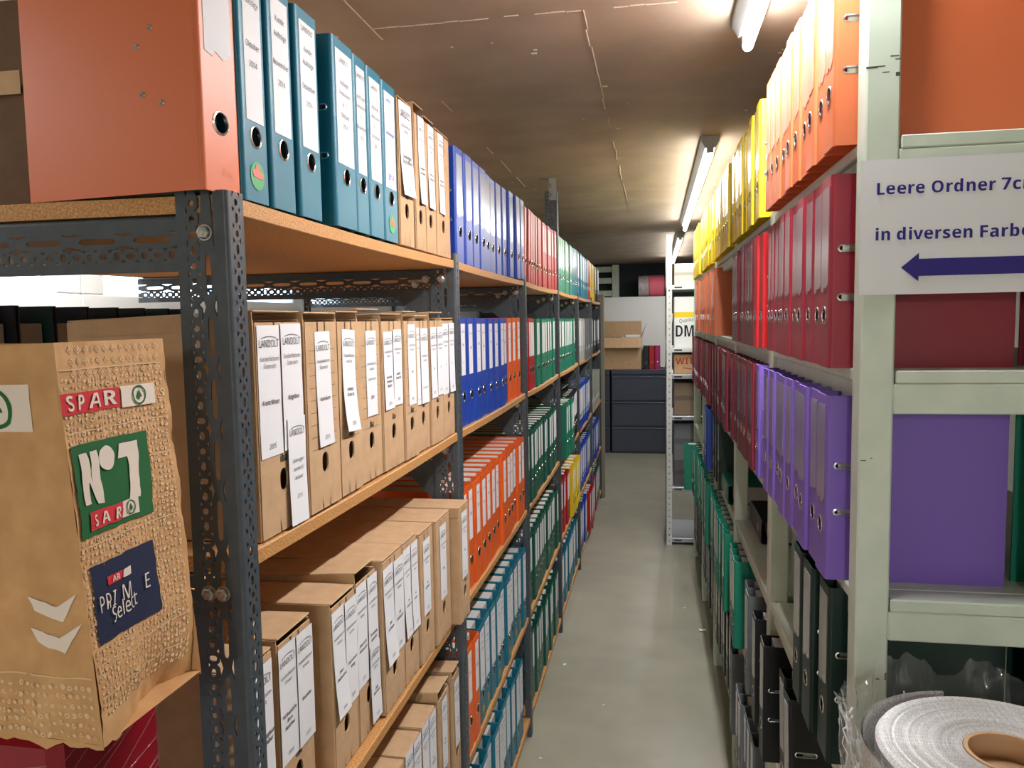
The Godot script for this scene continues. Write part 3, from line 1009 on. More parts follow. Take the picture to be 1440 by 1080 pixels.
	for i in 9:
		var w: float = b2[i] - b2[i + 1] - 0.003
		archive_box(Vector3(-0.541 + [0, 0.004, 0.002, -0.002, 0, 0.003, -0.002, 0.002, 0.0][i], y, (b2[i] + b2[i + 1]) / 2), w, 0.312, "%s archive box, second left shelf, with %s" % [ORD[i], n2[i]], lab2[i], {"lift": [0.035, 0.03, 0.04, 0.06, 0.03, 0.05, 0.02, 0.05, 0.0][i], "rules": i in [1, 2, 3, 5], "fwd": 0.035 if i in [2, 3, 6] else 0.0})
	# --- third shelf
	y = LV[2] + 0.001
	var b3 := [[-0.965, -1.065, -0.576], [-1.072, -1.192, -0.572], [-1.23, -1.342, -0.553], [-1.344, -1.452, -0.553], [-1.456, -1.582, -0.541], [-1.584, -1.688, -0.541], [-1.69, -1.802, -0.536], [-1.804, -1.938, -0.53], [-1.945, -2.05, -0.506]]
	var lab3 := [
		[[-0.048, 0.302, 0.02, 0.185, 0.0, []], [-0.028, 0.3, 0.07, 0.19, 0.0, std("Allform Hophart", "Arthur Weber", "Schweiz")]],
		[[-0.058, 0.302, 0.058, 0.19, 0.0, std("AE Baustoffe", "Bern", "Schweiz", "2015", "Gunzlhar")], [0.0, 0.302, 0.058, 0.19, 0.0, std("Bauzeller", "", "Schweiz")]],
		[[-0.054, 0.3, 0.054, 0.195, 0.03, std("Bieri", "Bachtelried", "Schweiz", "Jona")], [0.0, 0.3, 0.054, 0.195, 0.0, std("Bauzentrum", "König", "Schweiz")]],
		[[-0.053, 0.308, 0.053, 0.2, 0.0, std("Bauers AG", "Bremers AG", "Schweiz", "2011")], [0.0, 0.308, 0.053, 0.2, 0.0, std("Bremslang", "Apfel Elio", "Schweiz")], [0.0, 0.17, 0.053, 0.155, -0.012, std("Jack", "Baudienst", "Schweiz")]],
		[[-0.061, 0.304, 0.061, 0.205, 0.03, std("AG", "Fairbahn", "Schweiz")], [0.0, 0.304, 0.061, 0.2, 0.0, std("AG", "Garten Art", "Schweiz")]],
		[[-0.05, 0.306, 0.05, 0.2, 0.02, std("AG", "Haumann", "Schweiz")], [0.0, 0.308, 0.05, 0.2, -0.02, std("AG", "Hauber", "Schweiz")]],
		[[-0.03, 0.29, 0.056, 0.18, 0.0, std("AG", "Leimbach", "Schweiz")]],
		[[-0.03, 0.292, 0.056, 0.19, 0.0, std("Hug", "", "Schweiz")]],
		[[-0.03, 0.296, 0.058, 0.18, 0.0, std("Herz", "", "Schweiz")]]]
	for i in 9:
		var q: Array = b3[i]
		archive_box(Vector3(q[2], y, (q[0] + q[1]) / 2), q[0] - q[1] - 0.002, 0.312 + [0.0, 0.0, 0.0, 0.004, 0.01, 0.008, 0.0, 0.0, 0.0][i], "%s archive box on the third left shelf, %s" % [ORD[i], ["half hidden by the near post", "two wide labels, left of a gap", "just right of a gap, its labels curling", "with three labels and a torn corner", "tall label reaching up to its lid", "with a crumpled pair of labels", "with one curled label", "with one flat narrow label", "standing out in front of the post"][i]], lab3[i], {"lift": [0.0, 0.02, 0.012, 0.06, 0.0, 0.0, 0.0, 0.0, 0.0][i]})
	# --- fourth shelf
	y = LV[3] + 0.001
	var b4 := [[-1.37, -1.488, -0.56], [-1.49, -1.608, -0.558], [-1.61, -1.728, -0.558], [-1.73, -1.85, -0.556], [-1.862, -1.965, -0.55], [-1.985, -2.062, -0.545]]
	for i in 6:
		var q: Array = b4[i]
		var w: float = q[0] - q[1] - 0.002
		var ls := []
		if i == 2 or i == 3:
			ls = [[-w / 2 + 0.002, 0.295, 0.057, 0.2, 0.015, std("AG", "Wolframs", "Schweiz")], [0.0, 0.295, 0.057, 0.2, -0.01, std("AG", "Wendel", "Schweiz")]]
		else:
			ls = [[-0.024, 0.285, 0.05, 0.19, 0.0, std("AG", "Zimmer", "Schweiz")]]
		archive_box(Vector3(q[2], y, (q[0] + q[1]) / 2), w, [0.292, 0.292, 0.292, 0.296, 0.3, 0.305][i], "%s archive box on the fourth left shelf, %s" % [ORD[i], ["only its lid in view", "its lid lit at the bottom edge", "behind a big crumpled label", "crumpled labels over its front", "lid standing ajar, narrow label", "beside the post, narrow label"][i]], ls, {"lift": [0.0, 0.0, 0.0, 0.0, 0.07, 0.05][i]})
	# --- row behind on the second shelf, facing the windows
	for i in 8:
		var dark := i % 2 == 0
		var z := -1.04 - i * 0.085
		binder("black" if i % 3 == 1 else "deep_green" if dark else "black", Vector3(-1.36, LV[1] + 0.001, z), 0.08, -1, "%s dark binder of the row behind the second shelf's archive boxes, facing the windows" % ORD[i], "dark binders facing the windows", false, {"label": "", "pages": true, "H": 0.345})
	# --- second bay
	var tl := [[["LANDOLT", 0.28, 0.01, false], ["Kunde", 0.255, 0.01, false], ["Aufträge", 0.235, 0.01, false], ["2013", 0.15, 0.01, false]], [["LANDOLT", 0.28, 0.01, false], ["Aufträge", 0.245, 0.01, false], ["Deutschland", 0.228, 0.008, false], ["A - Z", 0.2, 0.01, false], ["2013", 0.16, 0.01, false]]]
	var sm := [[["Rechnungen", 0.275, 0.0065, false], ["2012", 0.235, 0.01, true], ["A - K", 0.185, 0.008, false]], [["Lieferscheine", 0.27, 0.006, false], ["2013", 0.225, 0.01, true]]]
	fill(1, 1, 0, "blue_film", -2.122, -2.79, 7, -0.541)
	fill(1, 1, 0, "blue_film", -2.8, -2.975, 2, -0.538)
	fill(1, 1, 0, "blue_film", -3.02, -3.2, 2, -0.532)
	fill(1, 1, 1, "blue", -2.155, -2.9, 8, -0.545, {"texts": sm, "texts_key": "sm"})
	fill(1, 1, 1, "orange", -2.905, -3.16, 3, -0.545, {"texts": sm, "texts_key": "sm"})
	fill(1, 1, 2, "orange", -2.12, -3.19, 13, -0.543, {"texts": sm, "texts_key": "sm"})
	fill(1, 1, 3, "orange", -2.13, -2.29, 2, -0.535, {"texts": sm, "texts_key": "sm"})
	fill(1, 1, 3, "teal", -2.3, -3.19, 10, -0.543, {"texts": tl, "texts_key": "tl", "sticker_at": [0, 1, 3, 5, 7, 8]})
	fill(1, 1, 4, "teal", -2.14, -3.1, 11, -0.545, {"texts": tl, "texts_key": "tl"})
	# --- third bay
	fill(1, 2, 0, "red_film", -3.27, -3.78, 7, -0.54, {"wmax": 0.055, "label": "", "lean": [-0.1, -0.09, -0.08, -0.07, -0.05, -0.03, -0.02]})
	fill(1, 2, 0, "red_film", -3.81, -4.34, 6, -0.537, {"label": "paper", "y0": 0.17})
	fill(1, 2, 1, "red", -3.255, -3.58, 4, -0.545)
	fill(1, 2, 1, "green", -3.585, -4.34, 9, -0.545)
	fill(1, 2, 2, "dark_green", -3.26, -4.34, 12, -0.543)
	fill(1, 2, 3, "dark_green", -3.26, -4.33, 12, -0.545)
	fill(1, 2, 4, "dark_green", -3.36, -4.3, 10, -0.543, {"lean": [0.0, 0.01, 0.02, 0.03, 0.05, 0.09, 0.1, 0.03, 0.01, 0.0], "wmax": 0.075})
	# --- fourth bay
	fill(1, 3, 0, "pale_green", -4.41, -5.21, 9, -0.54)
	fill(1, 3, 0, "teal_film", -5.24, -5.5, 3, -0.54)
	fill(1, 3, 1, "green", -4.41, -5.44, 11, -0.545)
	fill(1, 3, 2, "green", -4.42, -4.86, 4, -0.5)
	fill(1, 3, 2, "black", -4.88, -5.48, 6, -0.54)
	fill(1, 3, 3, "red", -4.41, -4.96, 6, -0.545)
	fill(1, 3, 3, "yellow", -4.97, -5.48, 5, -0.525)
	fill(1, 3, 4, "teal", -4.43, -5.44, 10, -0.545)
	o = thing("letter_tray", "stack of black letter trays above the black binders in the fourth left bay", "tray", Vector3(-0.7, LV[2] + 0.325, -5.0))
	for k in 2:
		var tr := MB.new()
		tr.box(Vector3(-0.13, k * 0.045, -0.17), Vector3(0.13, k * 0.045 + 0.004, 0.17), 0.002)
		for s in [-1.0, 1.0]:
			tr.box(Vector3(-0.13, k * 0.045, s * 0.168 - 0.002), Vector3(0.13, k * 0.045 + 0.04, s * 0.168 + 0.002), 0.001)
		tr.box(Vector3(-0.132, k * 0.045, -0.17), Vector3(-0.128, k * 0.045 + 0.04, 0.17), 0.001)
		part("tray_level", tr.mesh(), M.black, o)
	# --- fifth bay
	fill(1, 4, 0, "teal_film", -5.56, -6.4, 9, -0.54)
	fill(1, 4, 0, "red", -6.42, -6.62, 2, -0.53, {"label": ""})
	fill(1, 4, 1, "light_grey", -5.58, -6.05, 6, -0.54)
	fill(1, 4, 1, "grey", -6.07, -6.62, 6, -0.53, {"label": ""})
	fill(1, 4, 2, "blue", -5.58, -6.6, 11, -0.54)
	fill(1, 4, 3, "blue", -5.58, -6.62, 11, -0.545)
	fill(1, 4, 4, "blue", -5.58, -6.24, 7, -0.54)
	fill(1, 4, 4, "red", -6.26, -6.62, 4, -0.52, {"lean": [0.05, 0.05, 0.05, 0.05]})
	# --- sixth bay
	fill(1, 5, 0, "yellow", -6.72, -7.2, 4, -0.54, {"label": ""})
	fill(1, 5, 0, "black", -7.22, -7.7, 4, -0.54)
	fill(1, 5, 1, "grey", -6.72, -6.96, 2, -0.54)
	fill(1, 5, 1, "black", -6.98, -7.7, 7, -0.54)
	fill(1, 5, 2, "light_grey", -6.72, -7.68, 10, -0.54, {"label": ""})
	fill(1, 5, 3, "blue", -6.72, -7.68, 10, -0.54)
	fill(1, 5, 4, "magenta", -6.74, -7.06, 3, -0.53)
	fill(1, 5, 4, "dark_green", -7.08, -7.68, 6, -0.54)


# ---------------------------------------------------------------- green wooden rack on the right
func rx(z: float) -> float:   # the rack runs a hair askew
	return RX - 0.006 * (-1.297 - z)

func right_rack():
	var t := thing("wooden_rack", "pale green painted wooden shelf rack along the right of the aisle", "shelf rack", Vector3(0, 0, 0))
	for i in 6:
		var z: float = RZ[i]
		for x in [rx(z), rx(z) + 0.54]:
			var m := MB.new()
			m.box(Vector3(x, 0, z - 0.05), Vector3(x + 0.05, 2.45, z), 0.003)
			part("post", m.mesh(), M.wood, t)
		for l in 6:
			var m := MB.new()
			m.box(Vector3(rx(z) + 0.05, RV[l] - 0.068, z - 0.03), Vector3(rx(z) + 0.54, RV[l] - 0.0205, z - 0.001), 0.002)
			part("cross_rail", m.mesh(), M.wood, t)
			if i < 5:
				var zb: float = RZ[i + 1]
				var f := MB.new()
				f.xf = Transform3D(Basis(Vector3.UP, 0.006), Vector3(rx(z) + 0.012, 0, z))
				f.box(Vector3(0, RV[l] - 0.06, zb - z + 0.002), Vector3(0.022, RV[l] - 0.0205, -0.052), 0.002)
				part("long_rail", f.mesh(), M.wood, t)
	# knots, dents and flaked paint of the near post
	var d := MB.new()
	for q in [[0.325, 2.19, 0.008, 0.0015], [0.338, 2.191, 0.006, 0.0008], [0.357, 2.205, 0.006, 0.001], [0.362, 2.2, 0.004, 0.0008], [0.362, 2.178, 0.003, 0.003], [0.345, 2.182, 0.005, 0.0006], [0.324, 1.586, 0.004, 0.0007], [0.336, 1.59, 0.0015, 0.0006], [0.364, 1.235, 0.0012, 0.006], [0.352, 1.23, 0.003, 0.001]]:
		d.box(Vector3(q[0] - q[2], q[1] - q[3], -1.2975), Vector3(q[0] + q[2], q[1] + q[3], -1.2967), 0.0)
	part("dent", d.mesh(), M.stain, t).set_meta("kind", "stuff")
	# the end wall between first and second bay, and the back of the lower bays
	part("partition", bx(Vector3(RX + 0.06, RV[3], RZ[1] - 0.045), Vector3(RX + 0.53, RV[2] - 0.07, RZ[1] - 0.03), 0.001), M.wood, t)
	for i in 5:
		for l in 6:
			var za: float = RZ[i]
			var zb: float = RZ[i + 1]
			if i == 0:
				za = -1.297
			var m := MB.new()
			m.xf = Transform3D(Basis(Vector3.UP, 0.006), Vector3(rx(za), 0, za))
			if i == 0:
				m.box(Vector3(0.0525, RV[l] - 0.02, -0.05), Vector3(0.537, RV[l], 0), 0.002)
				m.box(Vector3(0.003, RV[l] - 0.02, zb - za + 0.002), Vector3(0.58, RV[l], -0.0525), 0.002)
			else:
				m.box(Vector3(0.003, RV[l] - 0.02, zb - za + 0.002), Vector3(0.58, RV[l], -0.0525), 0.002)
			var o := part("shelf_board", m.mesh(), M.wood, self)
			tag(o, "%s pale green wooden shelf of the %s bay of the right rack" % [RNAMES[l], ORD[i]], "shelf board", "green wooden shelves of the right rack")


func right_contents():
	# top shelf
	fill(-1, 0, 0, "r_orange", -1.352, -2.15, 10, 0.285, {"jit": 0.003})
	fill(-1, 1, 0, "r_yellow", -2.26, -3.05, 9, 0.285, {"jit": 0.004})
	fill(-1, 2, 0, "r_yellow", -3.155, -4.0, 10, 0.282, {"jit": 0.004})
	fill(-1, 3, 0, "r_yellow", -4.105, -4.95, 10, 0.278, {"jit": 0.004})
	fill(-1, 4, 0, "r_yellow", -5.055, -5.85, 9, 0.274, {"jit": 0.004})
	# second shelf
	fill(-1, 0, 1, "crimson", -1.37, -1.85, 6, 0.287, {"jit": 0.003})
	fill(-1, 0, 1, "crimson", -1.86, -2.15, 5, 0.29, {"jit": 0.003})
	fill(-1, 1, 1, "r_red", -2.25, -2.4, 2, 0.29)
	fill(-1, 1, 1, "burgundy", -2.42, -3.05, 9, 0.288)
	fill(-1, 2, 1, "r_orange", -3.79, -4.0, 3, 0.276)
	fill(-1, 3, 1, "r_orange", -4.105, -4.95, 11, 0.272)
	fill(-1, 4, 1, "r_orange", -5.055, -5.4, 4, 0.27)
	# third shelf
	fill(-1, 0, 2, "purple", -1.385, -2.15, 9, 0.288, {"jit": 0.005})
	fill(-1, 1, 2, "purple", -2.25, -2.33, 1, 0.29)
	fill(-1, 1, 2, "burgundy", -2.36, -3.05, 8, 0.284)
	fill(-1, 2, 2, "burgundy", -3.155, -4.0, 11, 0.278)
	fill(-1, 3, 2, "burgundy", -4.105, -4.95, 11, 0.274)
	fill(-1, 4, 2, "burgundy", -5.055, -5.85, 10, 0.268)
	# fourth shelf
	fill(-1, 0, 3, "deep_green", -1.385, -1.7, 3, 0.292, {"wmax": 0.085})
	fill(-1, 2, 3, "deep_green", -3.62, -4.0, 4, 0.29)
	fill(-1, 3, 3, "r_blue", -4.105, -4.35, 3, 0.262)
	binder("r_green", Vector3(0.3, RV[3] + 0.045, -3.33), 0.08, -1, "green binder lying flat on the fourth right shelf beside the second post", "", false, {"lean": PI / 2})
	binder("r_black", Vector3(0.36, RV[3] + 0.045, -2.75), 0.08, -1, "black binder lying flat in the dark on the fourth right shelf", "", false, {"lean": PI / 2, "label": ""})
	# fifth shelf
	fill(-1, 0, 4, "r_black", -1.72, -1.95, 2, 0.3, {"lean": [0.12, 0.1], "wmax": 0.08})
	fill(-1, 0, 4, "r_black", -2.04, -2.19, 1, 0.276, {"wmax": 0.08})
	fill(-1, 1, 4, "r_black", -2.255, -2.34, 1, 0.285)
	fill(-1, 1, 4, "r_grey", -2.45, -2.62, 2, 0.288)
	fill(-1, 1, 4, "r_green", -2.8, -3.05, 3, 0.278)
	fill(-1, 2, 4, "r_green", -3.155, -4.0, 10, 0.272)
	fill(-1, 3, 4, "r_green", -4.105, -4.95, 10, 0.262)
	fill(-1, 4, 4, "r_green", -5.055, -5.4, 4, 0.252)
	fill(-1, 4, 4, "r_green", -5.42, -5.52, 1, 0.2)
	# bottom shelf
	fill(-1, 1, 5, "r_grey", -2.3, -2.72, 5, 0.28, {"label": "paper"})
	fill(-1, 1, 5, "r_grey", -2.95, -3.05, 1, 0.283, {"label": ""})
	fill(-1, 2, 5, "r_black", -3.2, -3.9, 6, 0.3)
	fill(-1, 3, 5, "r_black", -4.105, -4.95, 10, 0.295)
	fill(-1, 4, 5, "r_black", -5.055, -5.85, 9, 0.285)
	# the row behind, facing away: its first binders show past the near frame
	var k := 0
	for q in [[0, "r_orange", "orange"], [1, "crimson", "crimson"], [2, "r_green", "green"], [3, "deep_green", "deep green"]]:
		binder(q[1], Vector3(0.872, RV[q[0]] + 0.001, -1.375), 0.08, 1, "%s binder of the right rack's far row, %s shelf, at the right edge" % [q[2], RNAMES[q[0]]], "binders of the right rack's far row", false, {"label": ""})
		k += 1


# ---------------------------------------------------------------- things in front
func front_things():
	# the sign on the right rack
	var t := thing("paper_sign", "white paper sign with dark blue lettering and arrow on the right rack", "sign", Vector3(0.3115, 1.846, -1.294), Vector3(0, 0, 0.002))
	var m := MB.new()
	m.sheet(func(u, v): return Vector3(u, v, 0.0008 + 0.0012 * sin(u * 11.0) * sin(v * 9.0)), 0, 0.297, 0, 0.205, 16, 10)
	part("sheet", m.mesh(), M.paper, t)
	var ink := mat(Color(0.15, 0.1, 0.47), 0.7)
	m = MB.new()
	write(m, "Leere Ordner 7cm", 0.0235, 0.152, 0.0248, true, 0.0, 1.06, 0.0026, -0.003)
	write(m, "in diversen Farben", 0.0225, 0.083, 0.0248, true, 0.0, 1.06, 0.0026, -0.003)
	part("lettering", m.mesh(), ink, t)
	m = MB.new()
	m.poly(PackedVector2Array([Vector2(0.06, 0.041), Vector2(0.085, 0.0625), Vector2(0.085, 0.0535), Vector2(0.265, 0.0535), Vector2(0.265, 0.0275), Vector2(0.085, 0.0275), Vector2(0.085, 0.0195)]), 0.0024, 0.0027)
	part("arrow", m.mesh(), ink, t)
	bag()
	# red bundle under the bag
	t = thing("wrapped_bundle", "red bundle in clear stretch film under the paper bag", "bundle", Vector3(-0.76, 0, -0.74))
	var bm := MB.new()
	bm.box(Vector3(-0.17, 0, -0.085), Vector3(0.165, 1.404, 0.085), 0.012)
	part("bundle_body", bm.mesh(), mat(Color(0.5, 0.05, 0.11), 0.25), t)
	m = MB.new()
	for i in 26:
		var y := 0.85 + i * 0.021
		var dy := rng.randf_range(0.02, 0.09)
		m.tube([Vector3(0.1665, y, 0.075), Vector3(0.1668, y + dy * 0.5, 0.0), Vector3(0.1665, y + dy, -0.075)], 0.0008, 4)
		m.tube([Vector3(-0.15, y - dy, 0.0865), Vector3(0.155, y, 0.0865)], 0.0008, 4)
	part("film_fold", m.mesh(), M.film, t)
	roll()


func bag():
	var t := thing("paper_bag", "brown paper grocery bag with printed sides before the left rack", "bag", Vector3(-0.7, 1.41, -0.74))
	var org := t.position
	var H := 0.392
	# gusset: s from the near corner away from the camera, h up; front: s from the corner to the left
	var corner := func(h: float) -> Vector3:
		var k := h / 0.39
		return Vector3(-0.525 - 0.042 * k, 1.41 + h, -0.638 - 0.017 * k) - org
	var gus := func(s: float, h: float) -> Vector3:
		var c: Vector3 = corner.call(h)
		var low := clampf((0.07 - h) / 0.07, 0.0, 1.0)
		var cr := 0.0035 * noise.get_noise_2d(s * 16.0, h * 11.0) + 0.0015 * noise.get_noise_2d(s * 50.0, h * 40.0)
		cr += -0.006 * sin(clampf(s / 0.165, 0, 1) * PI) + 0.0025 * maxf(0.0, 1.0 - absf(s - 0.058 + 0.06 * (h - 0.2)) / 0.012)
		return c + Vector3(cr + low * (0.012 * sin(s * 30.0 + 1.0) - 0.01 * low), -low * 0.012 * noise.get_noise_1d(s * 25.0), -s + 0.006 * (1 - h / 0.39) * (s / 0.165))
	var frt := func(s: float, h: float) -> Vector3:
		var c: Vector3 = corner.call(h)
		var cr := 0.006 * noise.get_noise_2d(s * 9.0 + 40.0, h * 7.0) + 0.003 * noise.get_noise_2d(s * 30.0, h * 18.0 + 9.0) - 0.004 * exp(-pow((h - 0.2) / 0.006, 2.0))
		var low := clampf((0.05 - h) / 0.05, 0.0, 1.0)
		return c + Vector3(-s, low * 0.012 * noise.get_noise_1d(s * 22.0 + 4.0) - 0.004 * sin(s * 9.0) * clampf((h - 0.36) / 0.03, 0, 1), cr * clampf(s / 0.02, 0.0, 1.0))
	var m := MB.new()
	m.sheet(gus, 0, 0.168, 0.0, H, 28, 50)
	m.sheet(frt, 0, 0.32, 0.0, H, 36, 44)
	var body := part("paper_wall", m.mesh(), M.kraft, t)
	m = MB.new()
	m.sheet(func(s, h): return gus.call(s, h) + Vector3(-0.32, 0, 0), 0, 0.168, 0.0, H, 8, 10)
	m.sheet(func(s, h): return frt.call(s, h) + Vector3(0, 0, -0.165), 0, 0.32, 0.0, H, 8, 10)
	m.sheet(func(s, h): return frt.call(s, 0.004) + Vector3(0, 0, -h), 0, 0.32, 0.0, 0.165, 8, 8)
	part("paper_back", m.mesh(), M.kraft, t)
	# print, laid on the same surface
	var white := mat(Color(0.86, 0.8, 0.74), 0.8)
	var lace := mat(Color(0.82, 0.69, 0.54), 0.8)
	var red := mat(Color(0.78, 0.16, 0.2), 0.8)
	var green := mat(Color(0.08, 0.36, 0.17), 0.8)
	var navy := mat(Color(0.07, 0.11, 0.24), 0.8)
	var place := func(src: MB, f: Callable, off: float, side: Vector3) -> ArrayMesh:
		for i in src.v.size():
			var p := src.v[i]
			src.v[i] = f.call(p.x, p.y) + side * off
			src.n[i] = side
		if side.z > 0.5:
			for i in range(0, src.v.size(), 3):
				var p := src.v[i]
				src.v[i] = src.v[i + 1]
				src.v[i + 1] = p
		return src.mesh()
	var grid := func(q: MB, a: float, b: float, c: float, d: float):
		var nu := maxi(1, int((b - a) / 0.006))
		var nv := maxi(1, int((d - c) / 0.006))
		for i in nu:
			for j in nv:
				q.quad(Vector3(lerpf(a, b, float(i) / nu), lerpf(c, d, float(j) / nv), 0), Vector3(lerpf(a, b, float(i + 1) / nu), lerpf(c, d, float(j) / nv), 0), Vector3(lerpf(a, b, float(i + 1) / nu), lerpf(c, d, float(j + 1) / nv), 0), Vector3(lerpf(a, b, float(i) / nu), lerpf(c, d, float(j + 1) / nv), 0), Vector3(0, 0, 1))
	var ring := func(q: MB, cx: float, cy: float, r0: float, r1: float, n: int):
		if r0 == 0.0 and r1 > 0.004:
			var disc := PackedVector2Array()
			for k in n:
				disc.append(Vector2(cx, cy) + Vector2.from_angle(TAU * k / n) * r1)
			q.poly(disc, 0, 0)
			return
		for k in n:
			var a := Vector3(cos(TAU * k / n), sin(TAU * k / n), 0)
			var b := Vector3(cos(TAU * (k + 1) / n), sin(TAU * (k + 1) / n), 0)
			var c := Vector3(cx, cy, 0)
			q.quad(c + a * r0, c + a * r1, c + b * r1, c + b * r0, Vector3(0, 0, 1))
	var tree := func(q: MB, cx: float, cy: float, r: float):
		q.poly(PackedVector2Array([Vector2(cx, cy + r * 0.75), Vector2(cx + r * 0.25, cy + r * 0.2), Vector2(cx + r * 0.5, cy - r * 0.25), Vector2(cx + r * 0.15, cy - r * 0.3), Vector2(cx + r * 0.1, cy - r * 0.6), Vector2(cx - r * 0.1, cy - r * 0.6), Vector2(cx - r * 0.15, cy - r * 0.3), Vector2(cx - r * 0.5, cy - r * 0.25), Vector2(cx - r * 0.25, cy + r * 0.2)]), 0, 0)
	var GX := Vector3(1, 0, 0)
	var FZ := Vector3(0, 0, 1)
	# folk-pattern lace: rows of diamonds, dots and leaves in pale ink
	var q := MB.new()
	var rows := 0
	var h := 0.03
	while h < 0.385:
		if h > 0.355:
			for i in 13:
				var s := 0.022 + i * 0.011
				ring.call(q, s, h, 0.0028, 0.0042, 4)
				ring.call(q, s, h, 0.0, 0.0014, 6)
			h += 0.012
		else:
			for i in 26:
				var s := 0.006 + i * 0.0061 + rng.randf_range(-0.001, 0.001)
				var b := h + rng.randf_range(-0.0015, 0.0015)
				var sz := rng.randf_range(0.0014, 0.0027)
				match (i * 3 + rows * 5) % 4:
					0: ring.call(q, s, b, 0.0, sz, 5)
					1: ring.call(q, s, b, sz * 0.5, sz * 1.1, 8)
					2: q.poly(PackedVector2Array([Vector2(s - sz, b), Vector2(s, b + sz * 0.6), Vector2(s + sz * 1.2, b + sz * 1.3), Vector2(s + sz * 0.4, b - sz)]), 0, 0)
					3: q.poly(PackedVector2Array([Vector2(s - sz, b - sz), Vector2(s - sz * 0.3, b + sz), Vector2(s + sz * 0.2, b - sz * 0.2), Vector2(s + sz, b + sz), Vector2(s + sz * 0.7, b - sz)]), 0, 0)
			h += 0.0066
			rows += 1
	for y in [0.364, 0.302, 0.262, 0.19, 0.075, 0.045]:
		grid.call(q, 0.004, 0.16, y, y + 0.0012)
	# the same lace runs along the bottom of the front
	part("lace_print", place.call(q, gus, 0.0009, GX), lace, body)
	q = MB.new()
	for j in 6:
		for i in 44:
			var s := 0.008 + i * 0.007
			ring.call(q, s, 0.012 + j * 0.009 + rng.randf_range(-0.001, 0.001), 0.0 if (i + j) % 2 else 0.001, rng.randf_range(0.0018, 0.003), 6)
	grid.call(q, 0.004, 0.31, 0.066, 0.0675)
	part("lace_print", place.call(q, frt, 0.0006, FZ), lace, body)
	# shop name in white on red, with the round tree mark
	q = MB.new()
	grid.call(q, 0.0, 0.0905, 0.321, 0.342)
	part("name_panel", place.call(q, gus, 0.0016, GX), red, body)
	q = MB.new()
	grid.call(q, 0.0915, 0.143, 0.3195, 0.3425)
	write(q, "S", 0.012, 0.3245, 0.021, true, 0.5, 0.9)
	write(q, "P", 0.027, 0.3245, 0.021, true, 0.5, 0.9)
	write(q, "A", 0.0475, 0.3245, 0.021, true, 0.5, 1.45)
	write(q, "R", 0.0745, 0.3245, 0.021, true, 0.5, 1.5)
	part("white_print", place.call(q, gus, 0.0027, GX), white, body)
	q = MB.new()
	ring.call(q, 0.118, 0.331, 0.0088, 0.0108, 28)
	tree.call(q, 0.118, 0.331, 0.0085)
	part("tree_mark", place.call(q, gus, 0.0036, GX), green, body)
	# green panel with N°1
	q = MB.new()
	grid.call(q, 0.004, 0.123, 0.2, 0.291)
	part("green_panel", place.call(q, gus, 0.0016, GX), green, body)
	q = MB.new()
	q.poly(PackedVector2Array([Vector2(0.014, 0.232), Vector2(0.012, 0.282), Vector2(0.026, 0.282), Vector2(0.032, 0.25), Vector2(0.031, 0.282), Vector2(0.043, 0.282), Vector2(0.045, 0.228), Vector2(0.036, 0.229), Vector2(0.026, 0.255), Vector2(0.026, 0.231)]), 0, 0)
	ring.call(q, 0.056, 0.272, 0.0, 0.0125, 24)
	q.poly(PackedVector2Array([Vector2(0.073, 0.268), Vector2(0.077, 0.283), Vector2(0.105, 0.283), Vector2(0.103, 0.222), Vector2(0.087, 0.222), Vector2(0.088, 0.268)]), 0, 0)
	grid.call(q, 0.073, 0.1, 0.2055, 0.2225)
	part("white_print", place.call(q, gus, 0.0027, GX), white, body)
	q = MB.new()
	grid.call(q, 0.018, 0.0725, 0.2055, 0.2235)
	part("name_panel", place.call(q, gus, 0.0027, GX), red, body)
	q = MB.new()
	write(q, "S", 0.027, 0.2085, 0.016, true, 0.5, 0.7)
	write(q, "A", 0.043, 0.2085, 0.016, true, 0.5, 1.3)
	write(q, "R", 0.062, 0.2085, 0.016, true, 0.5, 1.3)
	part("white_print", place.call(q, gus, 0.0036, GX), white, body)
	q = MB.new()
	ring.call(q, 0.0865, 0.214, 0.0062, 0.0076, 24)
	tree.call(q, 0.0865, 0.214, 0.006)
	part("tree_mark", place.call(q, gus, 0.0036, GX), green, body)
	# navy panel
	q = MB.new()
	grid.call(q, 0.012, 0.116, 0.094, 0.171)
	part("navy_panel", place.call(q, gus, 0.0016, GX), navy, body)
	q = MB.new()
	grid.call(q, 0.034, 0.058, 0.147, 0.1555)
	part("name_panel", place.call(q, gus, 0.0027, GX), red, body)
	q = MB.new()
	grid.call(q, 0.0585, 0.073, 0.147, 0.1555)
	write(q, "AR", 0.046, 0.1485, 0.008, true, 0.5, 1.2)
	for ch in [["P", 0.021, 0.7], ["R", 0.031, 0.6], ["I", 0.04, 1.0], ["M", 0.062, 0.95], ["E", 0.096, 0.95]]:
		write(q, ch[0], ch[1], 0.1245, 0.021, false, 0.5, ch[2])
	write(q, "Select", 0.056, 0.111, 0.02, false, 0.5, 0.8, 0.0, 0.12)
	part("white_print", place.call(q, gus, 0.0036, GX), white, body)
	# round mark and chevrons on the front
	q = MB.new()
	grid.call(q, 0.034, 0.12, 0.306, 0.352)
	part("white_print", place.call(q, frt, 0.001, FZ), white, body)
	for y in [0.12, 0.09]:
		q = MB.new()
		q.poly(PackedVector2Array([Vector2(0.008, y + 0.03), Vector2(0.03, y), Vector2(0.056, y + 0.012), Vector2(0.06, y + 0.026), Vector2(0.034, y + 0.015)]), 0, 0)
		part("chevron", place.call(q, frt, 0.001, FZ), white, body)
	q = MB.new()
	ring.call(q, 0.072, 0.329, 0.0165, 0.0205, 32)
	tree.call(q, 0.072, 0.329, 0.016)
	part("tree_mark", place.call(q, frt, 0.0014, FZ), green, body)


